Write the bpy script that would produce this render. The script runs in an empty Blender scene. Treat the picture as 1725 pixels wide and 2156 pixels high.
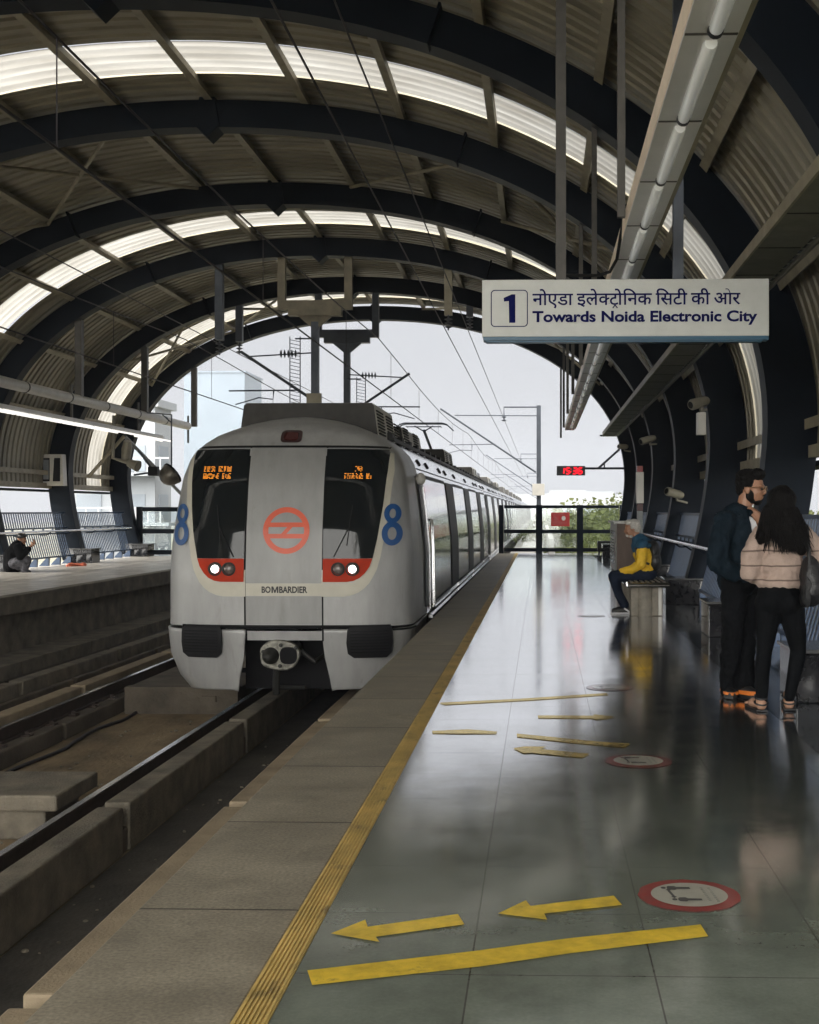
import bpy, bmesh, math, random
from mathutils import Vector, Matrix, noise
S = bpy.context.scene
COL = S.collection
R = math.radians
random.seed(7)

# ------------------------------------------------------------------ camera, sky, sun, exposure
CAM_Z = 1.43
cd = bpy.data.cameras.new('camera'); cam = bpy.data.objects.new('camera', cd); COL.objects.link(cam)
cam.location = (0, 0, CAM_Z); cam.rotation_euler = (R(90), 0, R(1.5))
cd.sensor_fit = 'VERTICAL'; cd.sensor_height = 36; cd.lens = 36*2600/2156
cd.shift_x = -0.0969; cd.shift_y = -0.0014; cd.clip_start = 0.05; cd.clip_end = 4000
S.camera = cam
SUN_EL, SUN_AZ = 31, 250          # azimuth clockwise from +Y: the sun stands to the left and a little behind the camera
w = bpy.data.worlds.new('World'); S.world = w; w.use_nodes = True
nt = w.node_tree; bgn = nt.nodes['Background']
sky = nt.nodes.new('ShaderNodeTexSky'); sky.sky_type = 'NISHITA'; sky.sun_disc = False
sky.sun_elevation = R(SUN_EL); sky.sun_rotation = R(SUN_AZ)
sky.air_density = 1.0; sky.dust_density = 6.0; sky.ozone_density = 1.0
def wn(t): return nt.nodes.new(t)
hsv = wn('ShaderNodeHueSaturation'); hsv.inputs['Saturation'].default_value = 0.3
nt.links.new(sky.outputs[0], hsv.inputs['Color'])
# sky pale and even ahead; glare added behind the camera to brighten the station
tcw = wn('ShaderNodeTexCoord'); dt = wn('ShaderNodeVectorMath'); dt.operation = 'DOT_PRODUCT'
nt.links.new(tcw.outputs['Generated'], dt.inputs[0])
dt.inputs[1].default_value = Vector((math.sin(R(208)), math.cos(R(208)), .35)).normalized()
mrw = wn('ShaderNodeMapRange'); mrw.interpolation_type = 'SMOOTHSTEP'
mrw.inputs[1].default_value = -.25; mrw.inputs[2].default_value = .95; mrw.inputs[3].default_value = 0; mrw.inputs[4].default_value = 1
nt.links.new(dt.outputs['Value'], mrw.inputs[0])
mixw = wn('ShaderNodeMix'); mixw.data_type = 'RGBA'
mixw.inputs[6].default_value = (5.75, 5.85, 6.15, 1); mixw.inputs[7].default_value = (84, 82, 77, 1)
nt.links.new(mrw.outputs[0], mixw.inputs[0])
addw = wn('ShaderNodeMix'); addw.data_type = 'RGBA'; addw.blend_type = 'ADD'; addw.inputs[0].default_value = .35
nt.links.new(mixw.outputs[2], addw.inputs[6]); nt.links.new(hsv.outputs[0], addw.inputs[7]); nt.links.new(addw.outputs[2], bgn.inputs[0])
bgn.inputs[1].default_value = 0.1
sl = bpy.data.lights.new('sun', 'SUN'); sl.energy = 5.0; sl.angle = R(0.6); sl.color = (1, .93, .82)
so = bpy.data.objects.new('sun', sl); COL.objects.link(so)
sd = Vector((math.sin(R(SUN_AZ))*math.cos(R(SUN_EL)), math.cos(R(SUN_AZ))*math.cos(R(SUN_EL)), math.sin(R(SUN_EL))))
so.rotation_euler = sd.to_track_quat('Z', 'Y').to_euler(); so.location = (-20, -20, 40)
S.view_settings.view_transform = 'Standard'; S.view_settings.look = 'None'
S.view_settings.exposure = 0.0; S.view_settings.gamma = 1.0
S.render.engine = 'CYCLES'
cy = S.cycles; cy.use_denoising = True; cy.max_bounces = 10; cy.diffuse_bounces = 6; cy.glossy_bounces = 5
cy.transmission_bounces = 6; cy.transparent_max_bounces = 12; cy.sample_clamp_indirect = 6.0
cy.caustics_reflective = False; cy.caustics_refractive = False

# ------------------------------------------------------------------ helpers
F_PX = 2600.0
TH = R(1.5)
def ray(px, py):
    """direction through a point of the 1725 x 2156 view of the photograph"""
    a, b = (px-1072)/F_PX, (1075-py)/F_PX
    return Vector((a*math.cos(TH)-math.sin(TH), a*math.sin(TH)+math.cos(TH), b))
def at(px, py, Y):
    d = ray(px, py); k = Y/d.y
    return Vector((d.x*k, Y, CAM_Z+d.z*k))
def onz(px, py, z=0.0):
    d = ray(px, py); k = (z-CAM_Z)/d.z
    return Vector((d.x*k, d.y*k, z))

def link(o): COL.objects.link(o); return o
def thing(name, label, cat, loc=(0, 0, 0), group=None):
    o = bpy.data.objects.new(name, None); link(o); o.location = loc; o.empty_display_size = .1
    return tag(o, label, cat, group)
def tag(o, label, cat, group=None, kind=None):
    o['label'] = label; o['category'] = cat
    if group: o['group'] = group
    if kind: o['kind'] = kind
    return o
def struct(o):
    o['kind'] = 'structure'; return o
def dup(root, d, label=None, group=None):
    def cp(o, par):
        c = o.copy(); COL.objects.link(c)
        if par: c.parent = par
        for ch in list(o.children): cp(ch, c)
        return c
    r = cp(root, None); r.location = Vector(root.location)+Vector(d)
    if label: r['label'] = label
    if group: r['group'] = group
    return r

class MB:
    def __init__(s, M=None): s.v = []; s.f = []; s.M = M
    def add(s, vs, fs):
        n = len(s.v); s.v += [Vector(v) for v in vs]; s.f += [tuple(i+n for i in f) for f in fs]; return s
    def box(s, x0, x1, y0, y1, z0, z1):
        return s.add([(x0,y0,z0),(x1,y0,z0),(x1,y1,z0),(x0,y1,z0),(x0,y0,z1),(x1,y0,z1),(x1,y1,z1),(x0,y1,z1)],
                     [(0,3,2,1),(4,5,6,7),(0,1,5,4),(1,2,6,5),(2,3,7,6),(3,0,4,7)])
    def prism(s, poly, a, b, axis='y'):
        n = len(poly)
        def P(p, t): return {'y': (p[0], t, p[1]), 'x': (t, p[0], p[1]), 'z': (p[0], p[1], t)}[axis]
        vs = [P(p, a) for p in poly]+[P(p, b) for p in poly]
        fs = [tuple(range(n-1, -1, -1)), tuple(range(n, 2*n))]+[(i, (i+1) % n, n+(i+1) % n, n+i) for i in range(n)]
        return s.add(vs, fs)
    def bar(s, p, q, wd, ht, up=(0, 0, 1)):
        p, q = Vector(p), Vector(q); d = (q-p).normalized(); u = Vector(up)
        if abs(d.dot(u)) > .99: u = Vector((0, 1, 0))
        r = d.cross(u).normalized()*wd/2; u = r.cross(d).normalized()*ht/2
        vs = [p-r-u, p+r-u, p+r+u, p-r+u, q-r-u, q+r-u, q+r+u, q-r+u]
        return s.add(vs, [(0,3,2,1),(4,5,6,7),(0,1,5,4),(1,2,6,5),(2,3,7,6),(3,0,4,7)])
    def tube(s, pts, r, n=8, cap=True):
        pts = [Vector(p) for p in pts]; m = len(pts)
        rs = r if isinstance(r, (list, tuple)) else [r]*m
        vs = []; ref = None
        for i, p in enumerate(pts):
            d = (pts[min(i+1, m-1)]-pts[max(i-1, 0)])
            d = d.normalized() if d.length > 1e-9 else Vector((0, 0, 1))
            if ref is None: ref = Vector((0, 0, 1)) if abs(d.z) < .9 else Vector((0, 1, 0))
            a = d.cross(ref).normalized(); b = a.cross(d).normalized(); ref = b
            for k in range(n):
                t = 2*math.pi*k/n; vs.append(p+(a*math.cos(t)+b*math.sin(t))*rs[i])
        fs = [(i*n+k, i*n+(k+1) % n, (i+1)*n+(k+1) % n, (i+1)*n+k) for i in range(m-1) for k in range(n)]
        if cap: fs += [tuple(range(n-1, -1, -1)), tuple((m-1)*n+k for k in range(n))]
        return s.add(vs, fs)
    def sphere(s, c, r, nu=12, nv=8, M=None):
        c = Vector(c); r = (r, r, r) if isinstance(r, (int, float)) else r
        vs = [Vector((0, 0, r[2]))]
        for j in range(1, nv):
            t = math.pi*j/nv
            for k in range(nu):
                u = 2*math.pi*k/nu; vs.append(Vector((r[0]*math.sin(t)*math.cos(u), r[1]*math.sin(t)*math.sin(u), r[2]*math.cos(t))))
        vs.append(Vector((0, 0, -r[2])))
        if M: vs = [M @ v for v in vs]
        fs = [(0, 1+k, 1+(k+1) % nu) for k in range(nu)]
        for j in range(nv-2):
            a = 1+j*nu
            fs += [(a+k, a+nu+k, a+nu+(k+1) % nu, a+(k+1) % nu) for k in range(nu)]
        a = 1+(nv-2)*nu; e = len(vs)-1
        fs += [(a+k, e, a+(k+1) % nu) for k in range(nu)]
        return s.add([c+v for v in vs], fs)
    def limb(s, pts, rs, n=12):
        pts = [Vector(p) for p in pts]
        for p, r in zip(pts, rs): s.sphere(p, r, n, 8)
        for i in range(len(pts)-1):
            if (pts[i+1]-pts[i]).length > 1e-4: s.tube([pts[i], pts[i+1]], [rs[i], rs[i+1]], n)
        return s
    def lathe(s, prof, c=(0, 0, 0), axis=(0, 0, 1), n=20):
        q = Vector((0, 0, 1)).rotation_difference(Vector(axis)); c = Vector(c); vs = []
        for r, h in prof:
            for k in range(n):
                t = 2*math.pi*k/n; vs.append(c+q @ Vector((r*math.cos(t), r*math.sin(t), h)))
        m = len(prof)
        fs = [(i*n+k, i*n+(k+1) % n, (i+1)*n+(k+1) % n, (i+1)*n+k) for i in range(m-1) for k in range(n)]
        fs += [tuple(range(n-1, -1, -1)), tuple((m-1)*n+k for k in range(n))]
        return s.add(vs, fs)
    def grid(s, rows):
        n = len(rows[0]); vs = [p for r in rows for p in r]
        return s.add(vs, [(i*n+j, i*n+j+1, (i+1)*n+j+1, (i+1)*n+j) for i in range(len(rows)-1) for j in range(n-1)])
    def build(s, name, mat, parent=None, smooth=0, bevel=0, fix=True, solid=0):
        me = bpy.data.meshes.new(name)
        vs = [s.M @ v for v in s.v] if s.M else s.v
        me.from_pydata([tuple(v) for v in vs], [], s.f); me.update()
        return finish(name, me, mat, parent, smooth, bevel, fix, solid)
def finish(name, me, mat, parent=None, smooth=0, bevel=0, fix=True, solid=0):
    if fix:
        b = bmesh.new(); b.from_mesh(me); bmesh.ops.recalc_face_normals(b, faces=b.faces); b.to_mesh(me); b.free()
    if smooth:
        me.polygons.foreach_set('use_smooth', [True]*len(me.polygons)); me.set_sharp_from_angle(angle=R(smooth))
    me.materials.append(mat)
    o = bpy.data.objects.new(name, me); link(o)
    if parent is not None:
        o.parent = parent
        if parent.type == 'EMPTY': o.matrix_parent_inverse = Matrix.Translation(parent.location).inverted()
    if solid:
        m = o.modifiers.new('thick', 'SOLIDIFY'); m.thickness = solid
    if bevel:
        m = o.modifiers.new('edge', 'BEVEL'); m.width = bevel; m.segments = 2; m.limit_method = 'ANGLE'; m.angle_limit = R(40)
    return o
def remesh(mb, name, mat, parent=None, vox=.012, smooth=4, fold=0, ffreq=9, squash=(1, 1, .5), keep=None):
    """one continuous skin around overlapping solids"""
    me = bpy.data.meshes.new(name)
    vs = [mb.M @ v for v in mb.v] if mb.M else mb.v
    me.from_pydata([tuple(v) for v in vs], [], mb.f); me.update()
    b = bmesh.new(); b.from_mesh(me); bmesh.ops.recalc_face_normals(b, faces=b.faces); b.to_mesh(me); b.free()
    t = bpy.data.objects.new('tmp', me); link(t)
    m = t.modifiers.new('r', 'REMESH'); m.mode = 'VOXEL'; m.voxel_size = vox
    if smooth:
        m = t.modifiers.new('s', 'SMOOTH'); m.factor = .5; m.iterations = smooth
    dg = bpy.context.evaluated_depsgraph_get()
    me2 = bpy.data.meshes.new_from_object(t.evaluated_get(dg))
    bpy.data.objects.remove(t)
    if fold:
        for v in me2.vertices:
            c = v.co
            p = Vector((c.x*ffreq*squash[0], c.y*ffreq*squash[1], c.z*ffreq*squash[2]))
            h = noise.noise(p)+.5*noise.noise(p*2.3+Vector((5, 3, 1)))
            v.co = c+v.normal*h*fold
    me2.name = name
    return finish(name, me2, mat, parent, smooth=60, fix=False)
def textmesh(body, off=0.0, res=4):
    c = bpy.data.curves.new('txt', 'FONT'); c.body = body; c.size = 1; c.offset = off; c.resolution_u = res
    o = bpy.data.objects.new('txt', c); link(o)
    dg = bpy.context.evaluated_depsgraph_get()
    me = bpy.data.meshes.new_from_object(o.evaluated_get(dg)); bpy.data.objects.remove(o); bpy.data.curves.remove(c)
    vs = [v.co.copy() for v in me.vertices]; fs = [tuple(p.vertices) for p in me.polygons]; bpy.data.meshes.remove(me)
    return vs, fs
def fit(vs, x0, x1, z0, z1):
    a = min(v.x for v in vs); b = max(v.x for v in vs); c = min(v.y for v in vs); d = max(v.y for v in vs)
    return [(x0+(v.x-a)/(b-a)*(x1-x0), z0+(v.y-c)/(d-c)*(z1-z0)) for v in vs]
def lerp(tab, t):
    if t <= tab[0][0]: return tab[0][1]
    for (a, b), (c, d) in zip(tab, tab[1:]):
        if t <= c: return b+(d-b)*(t-a)/(c-a)
    return tab[-1][1]

# ------------------------------------------------------------------ materials
def mat(name, col, rough=.5, metal=0.0, var=0.0, scale=3.0, stretch=(1, 1, 1), bump=0.0, bscale=60.0, spec=.5, coat=0.0,
        col2=None, rvar=0.0, emit=0.0, ior=1.5, coatr=.05):
    m = bpy.data.materials.new(name); m.use_nodes = True; n = m.node_tree; p = n.nodes['Principled BSDF']; L = n.links.new
    p.inputs['Base Color'].default_value = (*col, 1); p.inputs['Roughness'].default_value = rough
    p.inputs['Metallic'].default_value = metal; p.inputs['Specular IOR Level'].default_value = spec; p.inputs['IOR'].default_value = ior
    if coat: p.inputs['Coat Weight'].default_value = coat; p.inputs['Coat Roughness'].default_value = coatr
    if emit:
        p.inputs['Emission Color'].default_value = (*col, 1); p.inputs['Emission Strength'].default_value = emit
    if var or bump or rvar or col2:
        tc = n.nodes.new('ShaderNodeTexCoord'); mp = n.nodes.new('ShaderNodeMapping'); mp.inputs['Scale'].default_value = stretch
        L(tc.outputs['Object'], mp.inputs[0])
        ns = n.nodes.new('ShaderNodeTexNoise'); ns.inputs['Scale'].default_value = scale; ns.inputs['Detail'].default_value = 6; ns.inputs['Roughness'].default_value = .62
        L(mp.outputs[0], ns.inputs['Vector'])
        if var or col2:
            cr = n.nodes.new('ShaderNodeValToRGB'); e = cr.color_ramp.elements
            c2 = col2 if col2 else tuple(min(1, c*(1+var)) for c in col); c1 = tuple(c*(1-var) for c in col)
            e[0].position = .3; e[1].position = .7; e[0].color = (*c1, 1); e[1].color = (*c2, 1)
            L(ns.outputs[0], cr.inputs[0]); L(cr.outputs[0], p.inputs['Base Color'])
        if rvar:
            mr = n.nodes.new('ShaderNodeMapRange'); mr.inputs[1].default_value = .3; mr.inputs[2].default_value = .7
            mr.inputs[3].default_value = max(.02, rough-rvar); mr.inputs[4].default_value = rough+rvar
            L(ns.outputs[0], mr.inputs[0]); L(mr.outputs[0], p.inputs['Roughness'])
        if bump:
            nb = n.nodes.new('ShaderNodeTexNoise'); nb.inputs['Scale'].default_value = bscale; nb.inputs['Detail'].default_value = 5
            L(mp.outputs[0], nb.inputs['Vector'])
            bp = n.nodes.new('ShaderNodeBump'); bp.inputs['Strength'].default_value = bump; bp.inputs['Distance'].default_value = .02
            L(nb.outputs[0], bp.inputs['Height']); L(bp.outputs[0], p.inputs['Normal'])
    return m
def tiled(name, c1, c2, joint, tw, tl, ox, oy, rough, mortar=.006, wave=0.0, ior=1.5, rvar=.06, noisec=.25, coat=0.0, grain=.0):
    """stone tiles laid square: tile tone, veining, joints and a faint unevenness of the polish"""
    m = bpy.data.materials.new(name); m.use_nodes = True; n = m.node_tree; p = n.nodes['Principled BSDF']; L = n.links.new
    tc = n.nodes.new('ShaderNodeTexCoord'); mp = n.nodes.new('ShaderNodeMapping'); mp.inputs['Location'].default_value = (-ox, -oy, 0)
    L(tc.outputs['Object'], mp.inputs[0])
    br = n.nodes.new('ShaderNodeTexBrick'); br.offset = 0; br.squash = 1
    br.inputs['Scale'].default_value = 1; br.inputs['Mortar Size'].default_value = mortar; br.inputs['Brick Width'].default_value = tw; br.inputs['Row Height'].default_value = tl
    br.inputs['Mortar Smooth'].default_value = .1
    br.inputs['Color1'].default_value = (*c1, 1); br.inputs['Color2'].default_value = (*c2, 1); br.inputs['Mortar'].default_value = (*joint, 1)
    L(mp.outputs[0], br.inputs['Vector'])
    ns = n.nodes.new('ShaderNodeTexNoise'); ns.inputs['Scale'].default_value = 2.3; ns.inputs['Detail'].default_value = 9; ns.inputs['Roughness'].default_value = .7
    L(tc.outputs['Object'], ns.inputs['Vector'])
    mr = n.nodes.new('ShaderNodeMapRange'); mr.inputs[1].default_value = .3; mr.inputs[2].default_value = .7; mr.inputs[3].default_value = 1-noisec; mr.inputs[4].default_value = 1+noisec
    L(ns.outputs[0], mr.inputs[0])
    mx = n.nodes.new('ShaderNodeVectorMath'); mx.operation = 'SCALE'; L(br.outputs['Color'], mx.inputs[0]); L(mr.outputs[0], mx.inputs['Scale'])
    if grain:
        gn = n.nodes.new('ShaderNodeTexNoise'); gn.inputs['Scale'].default_value = 75; gn.inputs['Detail'].default_value = 3; L(tc.outputs['Object'], gn.inputs['Vector'])
        gr = n.nodes.new('ShaderNodeMapRange'); gr.inputs[1].default_value = .3; gr.inputs[2].default_value = .7; gr.inputs[3].default_value = 1-grain; gr.inputs[4].default_value = 1+grain
        L(gn.outputs[0], gr.inputs[0]); m2 = n.nodes.new('ShaderNodeVectorMath'); m2.operation = 'SCALE'; L(mx.outputs[0], m2.inputs[0]); L(gr.outputs[0], m2.inputs['Scale']); mx = m2
    L(mx.outputs[0], p.inputs['Base Color'])
    r2 = n.nodes.new('ShaderNodeMapRange'); r2.inputs[1].default_value = .35; r2.inputs[2].default_value = .7; r2.inputs[3].default_value = max(.02, rough-rvar); r2.inputs[4].default_value = rough+rvar
    L(ns.outputs[0], r2.inputs[0]); L(r2.outputs[0], p.inputs['Roughness'])
    p.inputs['IOR'].default_value = ior
    if wave:
        nw = n.nodes.new('ShaderNodeTexNoise'); nw.inputs['Scale'].default_value = 1.6; nw.inputs['Detail'].default_value = 3
        L(tc.outputs['Object'], nw.inputs['Vector'])
        bp = n.nodes.new('ShaderNodeBump'); bp.inputs['Strength'].default_value = wave; bp.inputs['Distance'].default_value = .02
        ad = n.nodes.new('ShaderNodeMath'); ad.operation = 'MULTIPLY_ADD'; ad.inputs[1].default_value = -.25
        L(br.outputs['Fac'], ad.inputs[0]); L(nw.outputs[0], ad.inputs[2])
        L(ad.outputs[0], bp.inputs['Height']); L(bp.outputs[0], p.inputs['Normal'])
        if coat:
            # wax polish: a clear gloss that grows towards grazing angles and is missing in the joints
            p.inputs['Specular IOR Level'].default_value = .1; p.inputs['Roughness'].default_value = .6
            for l_ in list(p.inputs['Roughness'].links): n.links.remove(l_)
            gl = n.nodes.new('ShaderNodeBsdfGlossy'); gl.inputs[0].default_value = (.95, .95, .96, 1); L(r2.outputs[0], gl.inputs['Roughness']); L(bp.outputs[0], gl.inputs['Normal'])
            lw = n.nodes.new('ShaderNodeLayerWeight'); lw.inputs[0].default_value = .5
            f1 = n.nodes.new('ShaderNodeMapRange'); f1.inputs[1].default_value = .55; f1.inputs[2].default_value = .835; L(lw.outputs['Facing'], f1.inputs[0])
            f2 = n.nodes.new('ShaderNodeMath'); f2.operation = 'POWER'; f2.inputs[1].default_value = 1.2; L(f1.outputs[0], f2.inputs[0])
            f3 = n.nodes.new('ShaderNodeMath'); f3.operation = 'MULTIPLY_ADD'; f3.inputs[1].default_value = .93*coat; f3.inputs[2].default_value = .045; L(f2.outputs[0], f3.inputs[0])
            f4 = n.nodes.new('ShaderNodeMath'); f4.operation = 'MULTIPLY_ADD'; f4.inputs[1].default_value = -.22; f4.inputs[2].default_value = 1; L(br.outputs['Fac'], f4.inputs[0])
            f5 = n.nodes.new('ShaderNodeMath'); f5.operation = 'MULTIPLY'; L(f3.outputs[0], f5.inputs[0]); L(f4.outputs[0], f5.inputs[1])
            ms = n.nodes.new('ShaderNodeMixShader'); L(f5.outputs[0], ms.inputs[0]); L(p.outputs[0], ms.inputs[1]); L(gl.outputs[0], ms.inputs[2])
            L(ms.outputs[0], n.nodes['Material Output'].inputs['Surface'])
    return m

M = {}
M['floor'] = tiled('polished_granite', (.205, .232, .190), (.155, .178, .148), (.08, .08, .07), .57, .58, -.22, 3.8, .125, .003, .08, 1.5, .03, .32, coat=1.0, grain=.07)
M['border'] = tiled('dark_granite', (.035, .042, .05), (.05, .058, .066), (.015, .015, .018), .57, .58, 1.63, 3.8, .08, .004, .05, 1.6, .03, .5)
M['coping'] = tiled('coping_stone', (.245, .217, .165), (.212, .188, .145), (.06, .05, .04), 2, 1.24, -1.6, 4.40, .65, .007, .10, 1.45, .12, .34, grain=.24)
M['farfloor'] = tiled('far_granite_sunlit', (.68, .64, .58), (.58, .55, .50), (.05, .05, .04), .57, .58, -9, 3.8, .15, .004, .10, 1.5, .06, coat=.16)  # very pale granite: strong sunlight on the far floor is put into its colour
M['tactile'] = mat('yellow_strip', (.56, .40, .13), .6, var=.30, scale=5, stretch=(1, .6, 1), bump=.15)
M['yellow'] = mat('yellow_tape', (.72, .50, .045), .5, var=.26, scale=10, bump=.08)
M['concrete'] = mat('concrete', (.14, .123, .095), .85, col2=(.235, .205, .155), var=.3, scale=3.2, bump=.6, bscale=45)
M['conc_dark'] = mat('dirty_concrete', (.11, .092, .07), .9, var=.45, scale=1.5, bump=.5, bscale=30)
M['conc_warm'] = mat('dusty_concrete', (.32, .255, .17), .85, var=.25, scale=2, bump=.35, bscale=45)
M['trackbed'] = mat('trackbed_dust', (.20, .145, .085), .95, col2=(.36, .27, .16), var=.45, scale=1.3, stretch=(1, .6, 1), bump=.6, bscale=25)
M['drain'] = mat('dark_concrete', (.055, .05, .042), .85, var=.4, scale=2, bump=.4, bscale=30)  # darker concrete tone for the channel strip between the guard blocks
M['railtop'] = mat('polished_rail', (.55, .55, .58), .16, 1.0)
M['railside'] = mat('rusty_rail', (.05, .035, .028), .7, .3, var=.3, scale=8, bump=.2)
M['rib'] = mat('navy_paint', (.004, .007, .012), .5, var=.2, scale=2, bump=.04, bscale=20, spec=.07)
M['navy'] = mat('navy_slat', (.016, .042, .095), .36, var=.25, scale=4)
M['sheet'] = mat('roof_sheet', (.24, .215, .155), .5, col2=(.36, .325, .24), var=.3, scale=1.1, stretch=(.5, 2.6, .5))
M['purlin'] = mat('purlin_paint', (.30, .268, .195), .55, var=.25, scale=3)
M['silver'] = mat('train_silver', (.31, .31, .305), .42, .2, var=.13, scale=3, stretch=(1.6, 1.6, .35), coat=.2, coatr=.25)
M['door'] = mat('train_door', (.25, .25, .245), .48, .15, var=.12, scale=3, stretch=(1.6, 1.6, .35))
M['cream'] = mat('train_cream', (.47, .445, .37), .45, var=.10, scale=3)
M['steel'] = mat('stainless_side', (.80, .81, .83), .13, 1.0, var=.05, scale=1.2, stretch=(1, .4, 3))
M['dkband'] = mat('window_rubber', (.022, .022, .026), .5, var=.2, scale=4, spec=.3)
M['glass'] = mat('dark_glass', (.008, .010, .011), .06, spec=.32)
M['sideglass'] = mat('side_glass', (.05, .06, .07), .07, spec=.8, coat=.4)
M['black'] = mat('black_plastic', (.009, .009, .010), .5, var=.2, scale=6, spec=.15)
M['grille'] = mat('grille_black', (.005, .005, .006), .6, spec=.1)
M['redlamp'] = mat('red_lamp_unit', (.40, .032, .010), .5, var=.12, scale=5, spec=.1)
M['maroon'] = mat('maroon_lens', (.06, .012, .012), .25)
M['maroonframe'] = mat('maroon_frame', (.03, .01, .01), .4)
M['orange'] = mat('logo_orange', (.62, .085, .03), .45, var=.08, scale=4)
M['blue8'] = mat('number_blue', (.012, .07, .22), .4)
M['ink'] = mat('black_ink', (.015, .015, .017), .5)
M['led'] = mat('amber_led', (1, .33, .02), .5, emit=1.0)
M['headlamp'] = mat('lit_headlamp', (.95, 1, 1), .3, emit=6)
M['lamp_off'] = mat('unlit_headlamp', (.13, .10, .09), .15, var=.3, scale=30)
M['hvac'] = mat('hvac_dark', (.032, .03, .027), .7, var=.25, scale=9, bump=.1)
M['hvaclight'] = mat('hvac_sunlit_tone', (.62, .60, .56), .5, .1, var=.10, scale=3)  # sunlight on the unit's side is put into this pale colour
M['coupler'] = mat('coupler_face', (.15, .145, .12), .55, .35, col2=(.36, .35, .30), var=.5, scale=16, bump=.4)
M['couplerdark'] = mat('coupler_dark', (.02, .02, .018), .55, .3, var=.3, scale=12)
M['white'] = mat('white_paint', (.62, .60, .56), .4, var=.08, scale=4)
M['panel'] = mat('raceway_panel', (.76, .755, .765), .35, var=.08, scale=2, bump=.03)
M['pinkside'] = mat('raceway_side', (.85, .72, .58), .45, var=.10, scale=3)
M['tube'] = mat('tube_diffuser', (.86, .87, .84), .2, spec=.6, coat=.4, emit=.10)
M['tubelit'] = mat('lit_tube', (1, .97, .92), .3, emit=1.1)
M['tray'] = mat('cable_tray', (.155, .155, .125), .55, var=.2, scale=4)
M['signface'] = mat('sign_face', (.53, .54, .52), .45, var=.07, scale=5)
M['signblue'] = mat('sign_trim', (.018, .085, .15), .4)
M['signink'] = mat('sign_ink', (.008, .010, .075), .9, spec=.03)
M['pole'] = mat('galvanised', (.19, .20, .20), .5, .4, var=.2, scale=5)
M['polebrown'] = mat('hanger_paint', (.06, .055, .048), .55, var=.25, scale=5)
M['bluegrey'] = mat('ohe_mast', (.07, .08, .10), .5, .3, var=.2, scale=4)
M['wire'] = mat('wire', (.03, .025, .03), .55, .4)
M['handrail'] = mat('stainless_rail', (.72, .72, .74), .18, 1.0)
M['plinth'] = mat('black_granite', (.018, .018, .02), .09, var=.3, scale=14, spec=.6)
M['plinthtop'] = mat('granite_cap', (.10, .10, .10), .12, var=.25, scale=12)
M['red'] = mat('notice_red', (.40, .02, .02), .45)
M['redsticker'] = mat('sticker_red', (.44, .055, .05), .5, col2=(.30, .07, .06), var=.15, scale=14, coat=.5, coatr=.25)
M['whitesticker'] = mat('sticker_white', (.52, .50, .42), .45, var=.08, scale=10, coat=.5, coatr=.25)
M['greyink'] = mat('worn_ink', (.10, .095, .09), .5, var=.2, scale=20)
M['paleink'] = mat('pale_ink', (.30, .29, .25), .5)
M['wornyellow'] = mat('worn_tape', (.66, .40, .03), .4, col2=(.52, .36, .08), var=.15, scale=6)
M['clockbody'] = mat('clock_case', (.02, .018, .025), .4)
M['clockred'] = mat('clock_digits', (1, .012, .03), .5, emit=1.6)
M['cctv'] = mat('cctv_beige', (.27, .25, .20), .45, var=.1, scale=8)
M['skin'] = mat('skin_brown', (.29, .145, .085), .5, var=.12, scale=20)
M['skinf'] = mat('skin_light', (.42, .24, .16), .5, var=.1, scale=20)
M['hair'] = mat('black_hair', (.004, .0035, .0035), .5, var=.3, scale=40, bump=.6, bscale=160, spec=.12)
M['greyhair'] = mat('grey_hair', (.42, .40, .37), .7, var=.35, scale=50, bump=.5, bscale=120)
M['navyjacket'] = mat('navy_jacket', (.008, .015, .022), .8, var=.35, scale=9, bump=.25, bscale=90, spec=.08)
M['blackcloth'] = mat('black_trousers', (.0035, .004, .005), .8, var=.3, scale=8, bump=.2, bscale=90, spec=.08)
M['whitecloth'] = mat('white_shirt', (.6, .6, .62), .7, var=.06, scale=9)
M['yellowcloth'] = mat('yellow_jacket', (.70, .43, .018), .65, var=.14, scale=9, bump=.15, bscale=60)
M['tealcloth'] = mat('teal_yoke', (.022, .07, .12), .7, var=.2, scale=9, spec=.08)
M['jeans'] = mat('dark_jeans', (.012, .018, .034), .75, var=.35, scale=9, bump=.2, bscale=90, spec=.08)
M['shoe'] = mat('black_shoe', (.012, .012, .013), .45)
M['orangeshoe'] = mat('orange_sole', (.62, .17, .02), .5, var=.1, scale=20)
M['bag'] = mat('black_bag', (.010, .010, .011), .38, var=.3, scale=20, bump=.3, bscale=80)
M['gold'] = mat('spectacle_gold', (.62, .42, .26), .25, 1.0)
M['bench'] = mat('bench_stone', (.22, .195, .155), .6, var=.25, scale=9)
M['benchtop'] = mat('bench_slats', (.10, .095, .085), .25, .7, var=.3, scale=6)
M['leaf'] = mat('leaf_green', (.09, .11, .03), .6, col2=(.17, .19, .06), var=.45, scale=.8)
M['leafdk'] = mat('leaf_dark', (.055, .08, .022), .6, col2=(.11, .135, .045), var=.5, scale=.8)
M['bark'] = mat('bark', (.09, .07, .05), .9, var=.4, scale=6, stretch=(1, 1, .2))
M['ground'] = mat('ground_earth', (.26, .25, .17), .95, col2=(.33, .31, .22), var=.4, scale=.05)
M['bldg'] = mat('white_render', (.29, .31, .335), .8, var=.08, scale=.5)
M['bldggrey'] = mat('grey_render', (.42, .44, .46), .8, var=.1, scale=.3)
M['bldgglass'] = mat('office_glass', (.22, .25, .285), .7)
M['parapet'] = mat('viaduct_concrete', (.30, .29, .27), .9, var=.2, scale=1.0, bump=.3)
M['kioskside'] = mat('kiosk_wood', (.15, .10, .075), .5, var=.25, scale=4, stretch=(1, 1, .3))
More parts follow.
